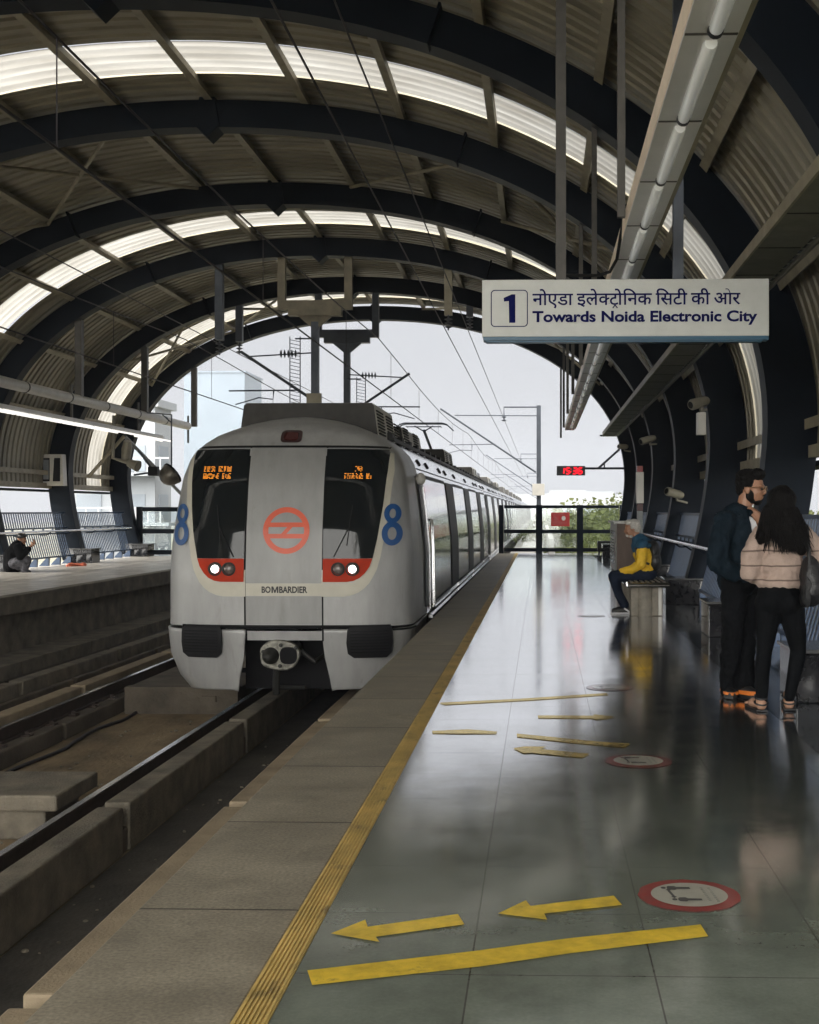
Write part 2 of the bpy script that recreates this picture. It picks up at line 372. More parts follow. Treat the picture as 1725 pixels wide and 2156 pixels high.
M['dishdark'] = mat('convex_mirror', (.16, .145, .12), .35, .6, var=.3, scale=9)
M['orangecloth'] = mat('orange_cloth', (.70, .16, .08), .7, var=.2, scale=9)
def mk_skylight():
    m = bpy.data.materials.new('translucent_sheet'); m.use_nodes = True; n = m.node_tree; L = n.links.new
    n.nodes.remove(n.nodes['Principled BSDF']); out = n.nodes['Material Output']
    tc = n.nodes.new('ShaderNodeTexCoord'); mp = n.nodes.new('ShaderNodeMapping'); mp.inputs['Scale'].default_value = (.5, 2.2, .5); L(tc.outputs['Object'], mp.inputs[0])
    ns = n.nodes.new('ShaderNodeTexNoise'); ns.inputs['Scale'].default_value = 1.4; ns.inputs['Detail'].default_value = 6; L(mp.outputs[0], ns.inputs['Vector'])
    cr = n.nodes.new('ShaderNodeValToRGB'); e = cr.color_ramp.elements; e[0].position = .3; e[1].position = .7; e[0].color = (.19, .182, .165, 1); e[1].color = (.29, .285, .27, 1)
    L(ns.outputs[0], cr.inputs[0])
    t = n.nodes.new('ShaderNodeBsdfTranslucent'); L(cr.outputs[0], t.inputs[0])
    d = n.nodes.new('ShaderNodeBsdfDiffuse'); d.inputs[0].default_value = (.33, .315, .28, 1)
    x = n.nodes.new('ShaderNodeMixShader'); x.inputs[0].default_value = .2; L(t.outputs[0], x.inputs[1]); L(d.outputs[0], x.inputs[2]); L(x.outputs[0], out.inputs[0])
    return m
M['skylight'] = mk_skylight()
for k_ in ('leaf', 'leafdk'):
    n = M[k_].node_tree; L = n.links.new; p = n.nodes['Principled BSDF']; t = n.nodes.new('ShaderNodeBsdfTranslucent')
    L(p.inputs['Base Color'].links[0].from_socket, t.inputs[0]); x = n.nodes.new('ShaderNodeMixShader'); x.inputs[0].default_value = .5
    L(p.outputs[0], x.inputs[1]); L(t.outputs[0], x.inputs[2]); L(x.outputs[0], n.nodes['Material Output'].inputs['Surface'])
def scuffed(m, col, lo, hi, scale, stretch):
    n = m.node_tree; L = n.links.new; p = n.nodes['Principled BSDF']; src = p.inputs['Base Color'].links[0].from_socket
    tc = n.nodes.new('ShaderNodeTexCoord'); mp = n.nodes.new('ShaderNodeMapping'); mp.inputs['Scale'].default_value = stretch; L(tc.outputs['Object'], mp.inputs[0])
    ns = n.nodes.new('ShaderNodeTexNoise'); ns.inputs['Scale'].default_value = scale; ns.inputs['Detail'].default_value = 8; ns.inputs['Roughness'].default_value = .7; L(mp.outputs[0], ns.inputs['Vector'])
    mr = n.nodes.new('ShaderNodeMapRange'); mr.inputs[1].default_value = lo; mr.inputs[2].default_value = hi; mr.inputs[4].default_value = .75; L(ns.outputs[0], mr.inputs[0])
    mx = n.nodes.new('ShaderNodeMixRGB'); mx.inputs[2].default_value = (*col, 1); L(mr.outputs[0], mx.inputs[0]); L(src, mx.inputs[1]); L(mx.outputs[0], p.inputs['Base Color'])
scuffed(M['yellow'], (.16, .13, .06), .60, .70, 9, (1, 1, 1)); scuffed(M['tactile'], (.15, .11, .06), .55, .68, 7, (1, .5, 1)); scuffed(M['wornyellow'], (.16, .15, .11), .50, .62, 9, (1, 1, 1))
scuffed(M['silver'], (.20, .19, .17), .58, .78, 3, (2, 2, .5)); scuffed(M['door'], (.17, .165, .15), .58, .78, 3, (2, 2, .5)); scuffed(M['coping'], (.12, .105, .08), .58, .72, 1.6, (1, 1, 1))
def mk_pane():
    m = bpy.data.materials.new('clear_pane'); m.use_nodes = True; n = m.node_tree; L = n.links.new
    n.nodes.remove(n.nodes['Principled BSDF']); out = n.nodes['Material Output']
    t = n.nodes.new('ShaderNodeBsdfTransparent'); t.inputs[0].default_value = (.86, .90, .90, 1)
    g = n.nodes.new('ShaderNodeBsdfGlossy'); g.inputs['Roughness'].default_value = .03
    x = n.nodes.new('ShaderNodeMixShader'); x.inputs[0].default_value = .06; L(t.outputs[0], x.inputs[1]); L(g.outputs[0], x.inputs[2]); L(x.outputs[0], out.inputs[0])
    return m
M['pane'] = mk_pane()
def mk_sweater():
    m = mat('striped_knit', (.40, .30, .25), .9, var=.12, scale=14, bump=.5, bscale=120)
    n = m.node_tree; L = n.links.new; p = n.nodes['Principled BSDF']
    tc = n.nodes.new('ShaderNodeTexCoord'); sp = n.nodes.new('ShaderNodeSeparateXYZ'); L(tc.outputs['Object'], sp.inputs[0])
    nz = n.nodes.new('ShaderNodeTexNoise'); nz.inputs['Scale'].default_value = 5; L(tc.outputs['Object'], nz.inputs['Vector'])
    a = n.nodes.new('ShaderNodeMath'); a.operation = 'MULTIPLY_ADD'; a.inputs[1].default_value = .03; L(nz.outputs[0], a.inputs[0]); L(sp.outputs['Z'], a.inputs[2])
    b = n.nodes.new('ShaderNodeMath'); b.operation = 'MODULO'; b.inputs[1].default_value = .105; L(a.outputs[0], b.inputs[0])
    c = n.nodes.new('ShaderNodeMath'); c.operation = 'LESS_THAN'; c.inputs[1].default_value = .012; L(b.outputs[0], c.inputs[0])
    g = n.nodes.new('ShaderNodeMath'); g.operation = 'LESS_THAN'; g.inputs[1].default_value = 1.22; L(sp.outputs['Z'], g.inputs[0])
    h = n.nodes.new('ShaderNodeMath'); h.operation = 'MULTIPLY'; L(c.outputs[0], h.inputs[0]); L(g.outputs[0], h.inputs[1])
    src = p.inputs['Base Color'].links[0].from_socket
    mx = n.nodes.new('ShaderNodeMixRGB'); mx.inputs[2].default_value = (.15, .105, .09, 1); L(h.outputs[0], mx.inputs[0]); L(src, mx.inputs[1]); L(mx.outputs[0], p.inputs['Base Color'])
    return m
M['sweater'] = mk_sweater()
def waxed(m, k=.8, tint=(.95, .95, .96)):
    """the floor polish runs over tape and stickers too"""
    n = m.node_tree; L = n.links.new; p = n.nodes['Principled BSDF']; p.inputs['Specular IOR Level'].default_value = .1
    gl = n.nodes.new('ShaderNodeBsdfGlossy'); gl.inputs[0].default_value = (*tint, 1); gl.inputs['Roughness'].default_value = .12
    lw = n.nodes.new('ShaderNodeLayerWeight'); f1 = n.nodes.new('ShaderNodeMapRange'); f1.inputs[1].default_value = .55; f1.inputs[2].default_value = .835; L(lw.outputs['Facing'], f1.inputs[0])
    f2 = n.nodes.new('ShaderNodeMath'); f2.operation = 'POWER'; f2.inputs[1].default_value = 1.3; L(f1.outputs[0], f2.inputs[0])
    f3 = n.nodes.new('ShaderNodeMath'); f3.operation = 'MULTIPLY_ADD'; f3.inputs[1].default_value = .93*k; f3.inputs[2].default_value = .03; L(f2.outputs[0], f3.inputs[0])
    ms = n.nodes.new('ShaderNodeMixShader'); L(f3.outputs[0], ms.inputs[0]); L(p.outputs[0], ms.inputs[1]); L(gl.outputs[0], ms.inputs[2]); L(ms.outputs[0], n.nodes['Material Output'].inputs['Surface'])
for k_, v_ in (('wornyellow', .68), ('yellow', .3), ('redsticker', .6), ('whitesticker', .6), ('greyink', .6), ('paleink', .6)): waxed(M[k_], v_, (.95, .80, .46) if k_ == 'wornyellow' else (.95, .95, .96))

# ------------------------------------------------------------------ setting: ground, platforms, trackbed
Y0, Y1, YF = -6.0, 41.3, 230.0
struct(MB().box(-500, 500, -150, 1250, -10.3, -10).build('ground', M['ground']))
def strip(name, x0, x1, y0, y1, z0, z1, m, bevel=0): return struct(MB().box(x0, x1, y0, y1, z0, z1).build(name, m, bevel=bevel))
strip('platform_floor', -.76, 1.63, Y0, Y1, -.30, 0, M['floor'])
strip('platform_border', 1.632, 3.3, Y0, Y1, -.30, 0, M['border'])
strip('platform_edge', -1.445, -.867, Y0, Y1, -.22, 0, M['coping'], .006)
strip('platform_base', -1.47, 3.3, Y0, Y1, -1.45, -.31, M['conc_dark'])
b = MB()
b.box(-.865, -.762, Y0, Y1, -.2, .003)
for k in range(7): b.box(-.858+k*.0138, -.851+k*.0138, Y0, Y1, .003, .008)
struct(b.build('tactile_floor_strip', M['tactile']))
# trackbed
strip('trackbed', -9.06, -1.47, Y0, YF, -1.75, -1.43, M['trackbed'])
strip('drain_floor', -3.45, -2.64, Y0, YF, -1.429, -1.424, M['drain'])
strip('raised_track_floor', -5.85, -4.25, 17.4, YF, -1.426, -1.07, M['conc_dark'])
b = MB().box(-5.85, -4.25, 17.2, 17.4, -1.426, -1.05); b.box(-4.75, -4.55, 17.16, 17.2, -1.25, -1.17)
struct(b.build('cross_kerb', M['conc_dark']))
for (x0, x1) in ((-8.25, -7.35), (-6.62, -5.92), (-4.18, -3.47), (-2.66, -1.95)):
    b = MB(); y = Y0+.6
    while y < 60:
        b.box(x0, x1, y, y+4.02, -1.428, -1.22); y += 4.13
    b.box(x0, x1, y, YF, -1.428, -1.22)
    struct(b.build('track_kerb', M['conc_dark'], bevel=.02))
def rail(x):
    t = thing('rail', '', 'rail', (x, 10, -1.22), 'running rails')
    b = MB().box(x-.07, x+.07, Y0, YF, -1.218, -1.195); b.box(x-.012, x+.012, Y0, YF, -1.195, -1.075); b.box(x-.036, x+.036, Y0, YF, -1.075, -1.052)
    b.build('rail_web', M['railside'], t)
    MB().box(x-.030, x+.030, Y0, YF, -1.052, -1.044).build('rail_head', M['railtop'], t)
    return t
for x, l in ((-7.80, 'rail closest to the far platform, behind the row of concrete blocks'),
             (-6.16, 'rail of the empty track beside the dusty trackbed'),
             (-3.90, 'shiny rail running under the train coupler'),
             (-2.22, 'rail hidden deep under the near platform edge')):
    t = rail(x); t['label'] = l
    if x > -7 and x < -2.5:
        cl = None; y = 5.0
        while y < 40:
            for sg in (-1, 1):
                if cl is None:
                    b_ = MB().box(-.05, .05, -.07, .07, 0, .022); b_.box(-.022, .022, -.022, .022, .022, .06); b_.bar((-sg*.07, 0, .03), (sg*.02, 0, .045), .05, .014)
                    cl = b_.build('rail_clip', M['railside'], t); o = cl
                else:
                    o = cl.copy(); COL.objects.link(o)
                o.location = (x+sg*.125, y, -1.22)
            y += .72
def beam_block(x, y, ln, m):
    b = MB().box(x-.11, x+.11, y, y+ln, -1.425, -1.02)
    o = b.build('guard_block', m, bevel=.018); return o
gi = 0
for x, ph, txt, m in ((-7.55, 1.0, 'beside the rail nearest the far platform', 'concrete'), (-6.50, 0.6, 'with a dusty yellow top along the empty track', 'conc_warm'),
                   (-3.56, 2.0, 'along the shiny rail in front of the train', 'concrete'), (-2.52, 2.05, 'half hidden under the near platform edge', 'conc_warm')):
    y = ph
    while y < 34:
        o = beam_block(x, y, 3.98, M[m])
        tag(o, 'long concrete guard block '+txt, 'concrete block', 'guard blocks '+txt); y += 4.14
b = MB().box(-5.5, -4.16, 10.5, 11.5, -1.16, -1.02); b.box(-5.4, -4.3, 10.6, 11.4, -1.428, -1.16)
tag(b.build('cable_pit_cover', M['concrete'], bevel=.02), 'square concrete pit box with slab lid between the two tracks', 'concrete box')
b = MB(); rnd = random.Random(4); pts = []
for k in range(40): pts.append((-5.72+.06*math.sin(k*.9)+rnd.uniform(-.02, .02), 5+k*.32, -1.405))
tag(b.tube(pts, .022, 8).build('track_cable', M['wire'], smooth=40), 'loose black cable lying along the dusty trackbed between the tracks', 'cable')
b = MB()
for k in range(150):
    x, y = (rnd.uniform(-5.8, -4.25), rnd.uniform(6, 17)) if k % 3 else (rnd.uniform(-3.4, -2.7), rnd.uniform(6, 15))
    r_ = rnd.uniform(.008, .03); a_ = rnd.random()*3
    b.sphere((x, y, -1.425+r_*.3), (r_, r_*rnd.uniform(.5, 1), r_*.45), 7, 5, Matrix.Rotation(a_, 3, 'Z'))
o = b.build('gravel_litter', M['concrete']); o['kind'] = 'stuff'; tag(o, 'scattered stones and grit on the trackbed', 'gravel')
# far platform
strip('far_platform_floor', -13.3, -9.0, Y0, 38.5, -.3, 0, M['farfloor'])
strip('far_platform_edge', -9.06, -8.80, Y0, 38.5, -.30, .003, M['concrete'], .01)
strip('far_platform_base', -13.3, -9.07, Y0, 38.5, -1.74, -.301, M['conc_dark'])
strip('far_platform_wall', -9.066, -9.02, Y0, 38.5, -1.0, -.302, M['concrete'])
b = MB(); y = Y0
while y < 60: b.box(-9.0, -8.28, y, y+1.0, -1.428, -.97); y += 1.02
struct(b.build('cable_trough_path', M['concrete'], bevel=.012))
# viaduct beyond the station
strip('viaduct_deck', -9.4, 1.6, 41.31, YF, -2.2, -1.76, M['parapet'])
strip('walkway_path', -1.3, .1, 41.32, YF, -1.76, -.35, M['parapet'])
o = strip('viaduct_parapet_wall', .3, .5, 47, YF, -1.758, .35, M['parapet'])

# ------------------------------------------------------------------ station canopy
CX, CZ = -5.15, 2.4
A_, B_ = 7.73, 4.95
def arch_inner():
    pts = []
    for i in range(9):
        z = .22+(CZ-.22)*i/9; x = A_-.46*((CZ-z)/CZ)**1.6; pts.append((x, z))
    for i in range(0, 45):
        t = math.pi/2*i/44; c, s_ = math.cos(t), math.sin(t)
        e = 2/2.12; pts.append((A_*abs(c)**e, CZ+B_*abs(s_)**e))
    half = [(CX+x, z) for x, z in pts]
    return half+[(2*CX-x, z) for x, z in half[-2::-1]]
ARC = arch_inner()
def normals(P):
    out = []
    for i in range(len(P)):
        a, c = P[max(i-1, 0)], P[min(i+1, len(P)-1)]
        dx, dz = c[0]-a[0], c[1]-a[1]; l = math.hypot(dx, dz); out.append((dz/l, -dx/l))
    return out
NRM = normals(ARC)
def off(i, d): return (ARC[i][0]+NRM[i][0]*d, ARC[i][1]+NRM[i][1]*d)
def depth(i):
    z = ARC[i][1]; return .42+.15*max(0, min(1, (6.6-z)/4.0))
ARCL = [0]
for a, c in zip(ARC, ARC[1:]): ARCL.append(ARCL[-1]+math.dist(a, c))
def arcpt(s_, d=0.0):
    s_ = max(0, min(ARCL[-1], s_))
    for i in range(len(ARC)-1):
        if ARCL[i+1] >= s_:
            t = (s_-ARCL[i])/(ARCL[i+1]-ARCL[i]); a, c = off(i, d), off(i+1, d)
            nx = NRM[i][0]*(1-t)+NRM[i+1][0]*t; nz = NRM[i][1]*(1-t)+NRM[i+1][1]*t
            return (a[0]+(c[0]-a[0])*t, a[1]+(c[1]-a[1])*t, nx, nz)
RIBS = [9.5+4.8*k for k in range(-3, 7)]
canopy = thing('station_canopy', 'barrel vaulted metal station roof on dark navy arched ribs', 'station roof', (CX, 16, 7.4))
N = len(ARC)
for y in RIBS:
    b = MB(); W = .17; fl = .03
    # box girder with flanges that stand a little proud of the web
    rows = []
    for i in range(N):
        D = depth(i); p0, p1 = off(i, 0), off(i, D)
        rows.append([(p0[0], y-W, p0[1]), (p0[0], y+W, p0[1]), (p1[0], y+W, p1[1]), (p1[0], y-W, p1[1]), (p0[0], y-W, p0[1])])
    b.grid(rows)
    rb = b.build('rib', M['rib'], canopy, smooth=30)
    k = N//2; cx, cz = ARC[k]
    b = MB().prism([(cx-.19, cz+.02), (cx, cz-.16), (cx+.19, cz+.02), (cx+.12, cz+.46), (cx-.12, cz+.46)], y-W-.02, y+W+.02)
    for i in (k-14, k+14):
        p = off(i, -.05); q = off(i, depth(i)+.02)
        MB().bar((p[0], y-W-.012, p[1]), (q[0], y-W-.012, q[1]), .03, .30, (0, 1, 0)).build('splice_plate', M['rib'], rb)
    b.build('crown_plate', M['rib'], rb)
# sheets: real corrugation, translucent strips in every second bay
SH = .60
def sheet_rows(ya, yb, amp=.030, per=.27):
    rows = []
    idx = [i for i in range(N) if ARC[i][1] > 2.02]
    ys = [(ya, None)]; k = math.floor(ya/per)
    while k*per < yb:
        for f, h in ((0, -1), (.60, -1), (.70, 1.5), (.90, 1.5)):
            y = (k+f)*per
            if ya < y < yb: ys.append((y, h))
        k += 1
    ys.append((yb, None)); ys[0] = (ya, ys[1][1]); ys[-1] = (yb, ys[-2][1])
    for y, h in ys:
        rows.append([(off(i, SH+h*amp)[0], y, off(i, SH+h*amp)[1]) for i in idx])
    return rows
edges = []
sky0 = [-2.0+9.6*k for k in range(0, 5)]       # start of each translucent strip
sky0 = [17.0-9.6*2, 17.0-9.6, 17.0, 26.6, 36.2]
y = RIBS[0]-.3
for s0 in sky0:
    if s0 > y: edges.append((y, s0, 'sheet'))
    edges.append((s0, s0+1.2, 'skylight')); y = s0+1.2
edges.append((y, 38.62, 'sheet'))
for a, c, k in edges:
    MB().grid(sheet_rows(a, c, .032 if k == 'sheet' else .007)).build('roof_sheet' if k == 'sheet' else 'skylight', M[k], canopy, smooth=40, fix=False)
smid = ARCL[-1]/2
for k in range(-8, 9):
    s_ = smid+k*1.45
    x, z, nx, nz = arcpt(s_, 0)
    if z < 2.3: continue
    i = min(range(N), key=lambda q: abs(ARCL[q]-s_)); D = .46
    c = Vector((x, 0, z))+Vector((nx, 0, nz))*(D+.03)
    b = MB(); t = Vector((nz, 0, -nx))
    b.bar((c.x, RIBS[0]-.2, c.z), (c.x, 38.55, c.z), .075, .15, (nx, 0, nz))
    c2 = c-Vector((nx, 0, nz))*.068+t*.055
    b.bar((c2.x, RIBS[0]-.2, c2.z), (c2.x, 38.55, c2.z), .05, .014, (nx, 0, nz))
    b.build('purlin', M['purlin'], canopy)
for sgn in (0, 1):                               # eaves beams at the foot of the sheet
    i = min(range(N), key=lambda q: abs(ARC[q][1]-2.12)+(0 if (ARC[q][0] > CX) == (sgn == 0) else 99))
    p = off(i, .52)
    MB().box(p[0]-.05, p[0]+.05, RIBS[0], 38.5, p[1]-.09, p[1]+.05).build('eaves_beam', M['purlin'], canopy)
    p = off(i, .75)
    MB().box(p[0]-.16, p[0]+.16, RIBS[0], 38.5, p[1]-.16, p[1]-.10).build('gutter', M['rib'], canopy)
def brace(ya, sa, yb, sb, d=.38, r=.035):
    p = arcpt(sa, d); q = arcpt(sb, d)
    MB().tube([(p[0], ya, p[1]), (q[0], yb, q[1])], r, 8).build('brace', M['purlin'], canopy, smooth=40)
for ya, yb in ((19.1, 23.9), (33.5, 38.3)):
    for k in (-5, -3, 1, 3):
        brace(ya+.2, smid+k*1.45, yb-.2, smid+(k+2)*1.45)
        if k != -3: brace(ya+.2, smid+(k+2)*1.45, yb-.2, smid+k*1.45)

# ------------------------------------------------------------------ right hand wall: plinths, slatted railing, handrail
def wall_x(z, side, d=0.0):
    x = A_-.46*((CZ-z)/CZ)**1.6+d
    return CX+x if side > 0 else CX-x
def rib_plinth(y, side, m):
    xi = wall_x(.1, side)
    b = MB()
    a, c = (xi-.26, xi+.45) if side > 0 else (xi-.45, xi+.26)
    b.box(a, c, y-.30, y+.34, 0, .37)
    t = thing('column_plinth', '', 'plinth', ((a+c)/2, y, 0))
    b.build('plinth_block', M['plinth'], t, bevel=.012)
    MB().box(a-.02, c+.02, y-.32, y+.36, .372, .40).build('plinth_cap', M['plinthtop'], t, bevel=.006)
    return t
for y in RIBS:
    if y < 4: continue
    n = {4.7: 'a', 9.5: 'closest to the standing couple, behind the woman', 14.3: 'second behind the standing man', 19.1: 'just behind the bench', 23.9: 'beyond the bench at the second arch'}.get(round(y, 1))
    t = rib_plinth(y, 1, None)
    if round(y, 1) in (9.5, 14.3, 19.1, 23.9): t['label'] = 'black granite plinth under an arch rib, '+n
    else: t['label'] = 'black granite plinth at the foot of an arch rib out of clear view'
    t['group'] = 'plinths under the near platform ribs' if round(y, 1) in (9.5, 14.3, 19.1, 23.9) else 'hidden near platform plinths'
for y in RIBS:
    if y < 18: continue
    t = rib_plinth(y, -1, None)
    t['group'] = 'plinths on the far platform'
    t['label'] = {23.9: 'granite plinth on the far platform beside the seated figure', 28.7: 'granite plinth on the far platform near the orange cloth',
                  33.5: 'granite plinth on the far platform below the white cabinet', 38.3: 'granite plinth at the end of the far platform'}.get(round(y, 1), 'granite plinth on the far platform out of the picture')
def slat_rail(ya, yb, side, label):
    t = thing('slatted_railing', label, 'railing', (wall_x(.3, side), (ya+yb)/2, .2), 'slatted railings between the ribs')
    d = .22
    def P(z): return wall_x(z, side, d)
    tiers = ((.24, .82), (.98, 1.36))
    b = MB(); per = .135; n = int((yb-ya)/per)
    sg = 1 if side > 0 else -1
    for (z0, z1) in tiers:
        for k in range(n):
            y = ya+k*per
            zs = [z0+(z1-z0)*q/4 for q in range(5)]
            rows = [[(P(z), y, z), (P(z), y+(.078 if side > 0 else .058), z)] for z in zs]
            b.grid(rows)
    b.build('slat', M['navy'], t, fix=False, solid=.012)
    for z in (.22, .83, .97, 1.37):
        MB().box(P(z)-.025, P(z)+.025, ya, yb, z-.02, z+.02).build('rail_bar', M['navy'], t)
    b = MB(); k = 0
    while ya+.2+k*.62 < yb:
        y = ya+.2+k*.62; b.box(P(.93)-.02, P(.93)+.02, y, y+.04, .89, .97); k += 1
    b.build('spacer_post', M['navy'], t)
    k = 0
    while ya+.3+k*.75 < yb:
        y = ya+.3+k*.75
        MB().prism([(P(.0)+sg*.05, 0), (P(.0)+sg*.30, 0), (P(.2)+sg*.05, .2), (P(.2)-sg*.02, .2)], y, y+.08).build('foot_bracket', M['navy'], t); k += 1
for y in RIBS[2:-1]:
    lab = {4.7: 'navy slatted railing nearest the viewer behind the woman', 9.5: 'navy slatted railing panel beside the standing couple', 14.3: 'navy slatted railing panel between the bench and the standing man',
           19.1: 'navy slatted railing panel just behind the bench', 23.9: 'navy slatted railing panel beyond the bench', 28.7: 'navy slatted railing panel near the wooden cabinet', 33.5: 'navy slatted railing panel at the end gate'}[round(y, 1)]
    slat_rail(y+.25, y+4.55, 1, lab)
    if y > 17:
        lab = {19.1: 'far platform slatted railing before the seated figure', 23.9: 'far platform slatted railing behind the seated figure', 28.7: 'far platform slatted railing between the two visible ribs', 33.5: 'far platform slatted railing at its end'}[round(y, 1)]
        slat_rail(y+.25, y+4.55, -1, lab)
for side, ya, yb, lab in ((1, 9.9, 30, 'polished steel handrail along the near platform wall'), (-1, 15, 37.6, 'polished steel handrail along the far platform wall')):
    x = wall_x(.9, side)-(.08 if side > 0 else -.08)
    t = thing('handrail', lab, 'handrail', (x, (ya+yb)/2, .9))
    MB().tube([(x, ya, .90), (x, yb, .90)], .028, 10).build('rail_tube', M['handrail'], t, smooth=40)
    k = ya+.4
    while k < yb:
        MB().tube([(x, k, .88), (x+(.12 if side > 0 else -.12), k, .80), (x+(.30 if side > 0 else -.30), k, .80)], .014, 6).build('bracket', M['rib'], t); k += 1.6

# ------------------------------------------------------------------ metro train
TX = -3.168
PROF = [(z_, w_*1.006) for z_, w_ in [(-.80, 1.28), (-.63, 1.42), (-.36, 1.525), (0, 1.55), (.85, 1.54), (1.0, 1.53), (1.44, 1.485), (1.87, 1.43), (2.08, 1.37), (2.2, 1.30), (2.30, 1.20), (2.40, 1.06), (2.48, .90), (2.56, .70), (2.62, .50), (2.66, .30), (2.68, .15), (2.69, 0.0)]]
def TW(z): return lerp(PROF, z)
Y0T = [(-.8, 15.22), (0, 15.12), (.6, 15.10), (1.2, 15.15), (1.8, 15.28), (2.2, 15.44), (2.4, 15.60), (2.55, 15.85), (2.65, 16.2), (2.69, 16.6)]
def TFY(x, z):
    W = max(TW(z), 1e-4); y0 = lerp(Y0T, z); D = max(.02, min(.70, 17.15-y0)); q = min(1, abs(x)/W); n = 3.1
    return y0+D*(1-(1-q**n)**(1/n))
train = thing('metro_train', 'silver metro train with dark windscreens and orange ring emblem entering the platform', 'train', (TX, 16, -1.05))
zs = sorted(set([-.8+i*(2.69+.8)/56 for i in range(57)]+[p[0] for p in PROF]))
def front_rows(z0, z1):
    rows = []
    for z in [q for q in zs if z0-1e-6 <= q <= z1+1e-6]:
        W = TW(z); r = [(TX-W, 17.4, z)]
        for j in range(49):
            x = W*math.sin(math.pi/2*(-1+2*j/48)); r.append((TX+x, TFY(x, z), z))
        r.append((TX+W, 17.4, z)); rows.append(r)
    return rows
MB().grid(front_rows(.0, 2.69)).build('cab_shell', M['silver'], train, smooth=50, fix=False)
def drape(name, rows, o_, m, parent=train, cols=14, smooth=True):
    g = []
    for z, a, c in rows:
        g.append([(TX+a+(c-a)*j/cols, TFY(a+(c-a)*j/cols, z)-o_, z) for j in range(cols+1)])
    return MB().grid(g).build(name, m, parent, smooth=60, fix=False)
def rows_of(tab, n=20):
    """tab: (z, x0, x1) key rows, top to bottom"""
    out = []
    for (z0, a0, c0), (z1, a1, c1) in zip(tab, tab[1:]):
        for k in range(n): t = k/n; out.append((z0+(z1-z0)*t, a0+(a1-a0)*t, c0+(c1-c0)*t))
    out.append(tab[-1]); return out
def mir(tab): return [(z, -c, -a) for z, a, c in tab]
# skirt below the body line
for sg in (-1, 1):
    tab = [(-.035, -1.59, -.47), (-.36, -1.56, -.50), (-.63, -1.45, -.56), (-.79, -1.31, -.58)]
    rows = []
    for z, a, c in rows_of(tab, 8):
        W = TW(z)
        pts = [(-W*math.sin(math.pi/2*(1-j/24)), z) for j in range(0, 25)]
        pts = [p for p in pts if p[0] < c-.01]+[(c, z)]
        while len(pts) < 25: pts.append((c, z))
        row = [(TX+sg*W, 17.4, z)]
        for x, _ in pts: row.append((TX+(x if sg < 0 else -x), TFY(x, z)+.0, z))
        rows.append(row)
    sk = MB().grid(rows).build('skirt', M['silver'], train, smooth=50, fix=False, solid=.03)
    # projecting black grille
    x0, x1 = (-1.30, -.76) if sg < 0 else (.78, 1.33)
    b = MB(); rows = []
    tab = [(.02, .06, .03), (-.03, .015, .005), (-.20, .0, .0), (-.33, .015, .015), (-.385, .09, .07)]
    for z, ia, ic in tab:
        a, c = x0+ia, x1-ic
        rows.append([(TX+a, TFY(a, z)+.15, z)]+[(TX+a+(c-a)*j/8, TFY(a+(c-a)*j/8, z)-.085+(.03 if z > 0 else 0), z) for j in range(9)]+[(TX+c, TFY(c, z)+.15, z)])
    rows = [[(p[0], p[1]+.22 if 0 < j < 10 else p[1], p[2]) for j, p in enumerate(rows[0])]]+rows+[[(p[0], p[1]+.22 if 0 < j < 10 else p[1], p[2]) for j, p in enumerate(rows[-1])]]
    b.grid(rows)
    gr = b.build('side_grille', M['black'], train, bevel=.012, smooth=40)
    b = MB()
    for k in range(8):
        z = -.05-k*.037; a, c = x0+.05, x1-.05
        for j in range(4):
            xa, xc = a+(c-a)*j/4, a+(c-a)*(j+1)/4
            b.bar((TX+xa, TFY(xa, z)-.088, z), (TX+xc, TFY(xc, z)-.088, z), .016, .014)
    b.build('slat', M['grille'], gr)
# closing panel above coupler, gap lines
drape('coupler_panel', rows_of([(-.055, -.455, .475), (-.17, -.455, .475)], 3), -.004, M['silver'])
drape('front_door', rows_of([(2.225, -.47, .475), (1.2, -.465, .475), (.54, -.465, .475)], 8), .010, M['door'])
drape('front_door', rows_of([(.375, -.465, .475), (.03, -.465, .475)], 4), .010, M['door'])
for x in (-.477, .483):
    drape('door_seal', rows_of([(2.235, x-.012, x+.012), (-.18, x-.010, x+.010)], 12), .006, M['grille'], cols=2)
drape('door_seal', rows_of([(2.25, -1.24, 1.24), (2.222, -1.24, 1.24)], 1), .013, M['grille'], cols=40)
drape('body_seam', rows_of([(.02, -1.30, 1.30), (-.022, -1.30, 1.30)], 1), .006, M['grille'], cols=50)
for sg in (-1, 1):
    drape('body_seam', rows_of([(-.035, min(sg*1.3, sg*1.57), max(sg*1.3, sg*1.57)), (-.06, min(sg*1.3, sg*1.57), max(sg*1.3, sg*1.57))], 1), .012, M['grille'], cols=10)
# cream U band
inner = [(2.18, -1.20), (1.94, -1.20), (1.49, -1.165), (1.1, -1.12), (.85, -1.07)]
U = [(2.16, -1.290, -1.18), (1.94, -1.315, -1.17), (1.5, -1.275, -1.15), (1.1, -1.225, -1.10), (.85, -1.18, -1.03), (.70, -1.14, -.95)]
tail = [(.70, -1.14, -.47), (.62, -1.10, -.47), (.54, -1.055, -.47), (.47, -.99, -.47), (.42, -.92, -.47), (.385, -.83, -.47), (.372, -.74, -.47)]
for f in (lambda t: t, mir):
    drape('cream_band', rows_of(f(U), 6), .009, M['cream'], cols=4)
    drape('cream_band', rows_of(f(tail), 4), .009, M['cream'])
drape('cream_band', rows_of([(.535, -.463, .473), (.38, -.463, .473)], 4), .014, M['cream'])
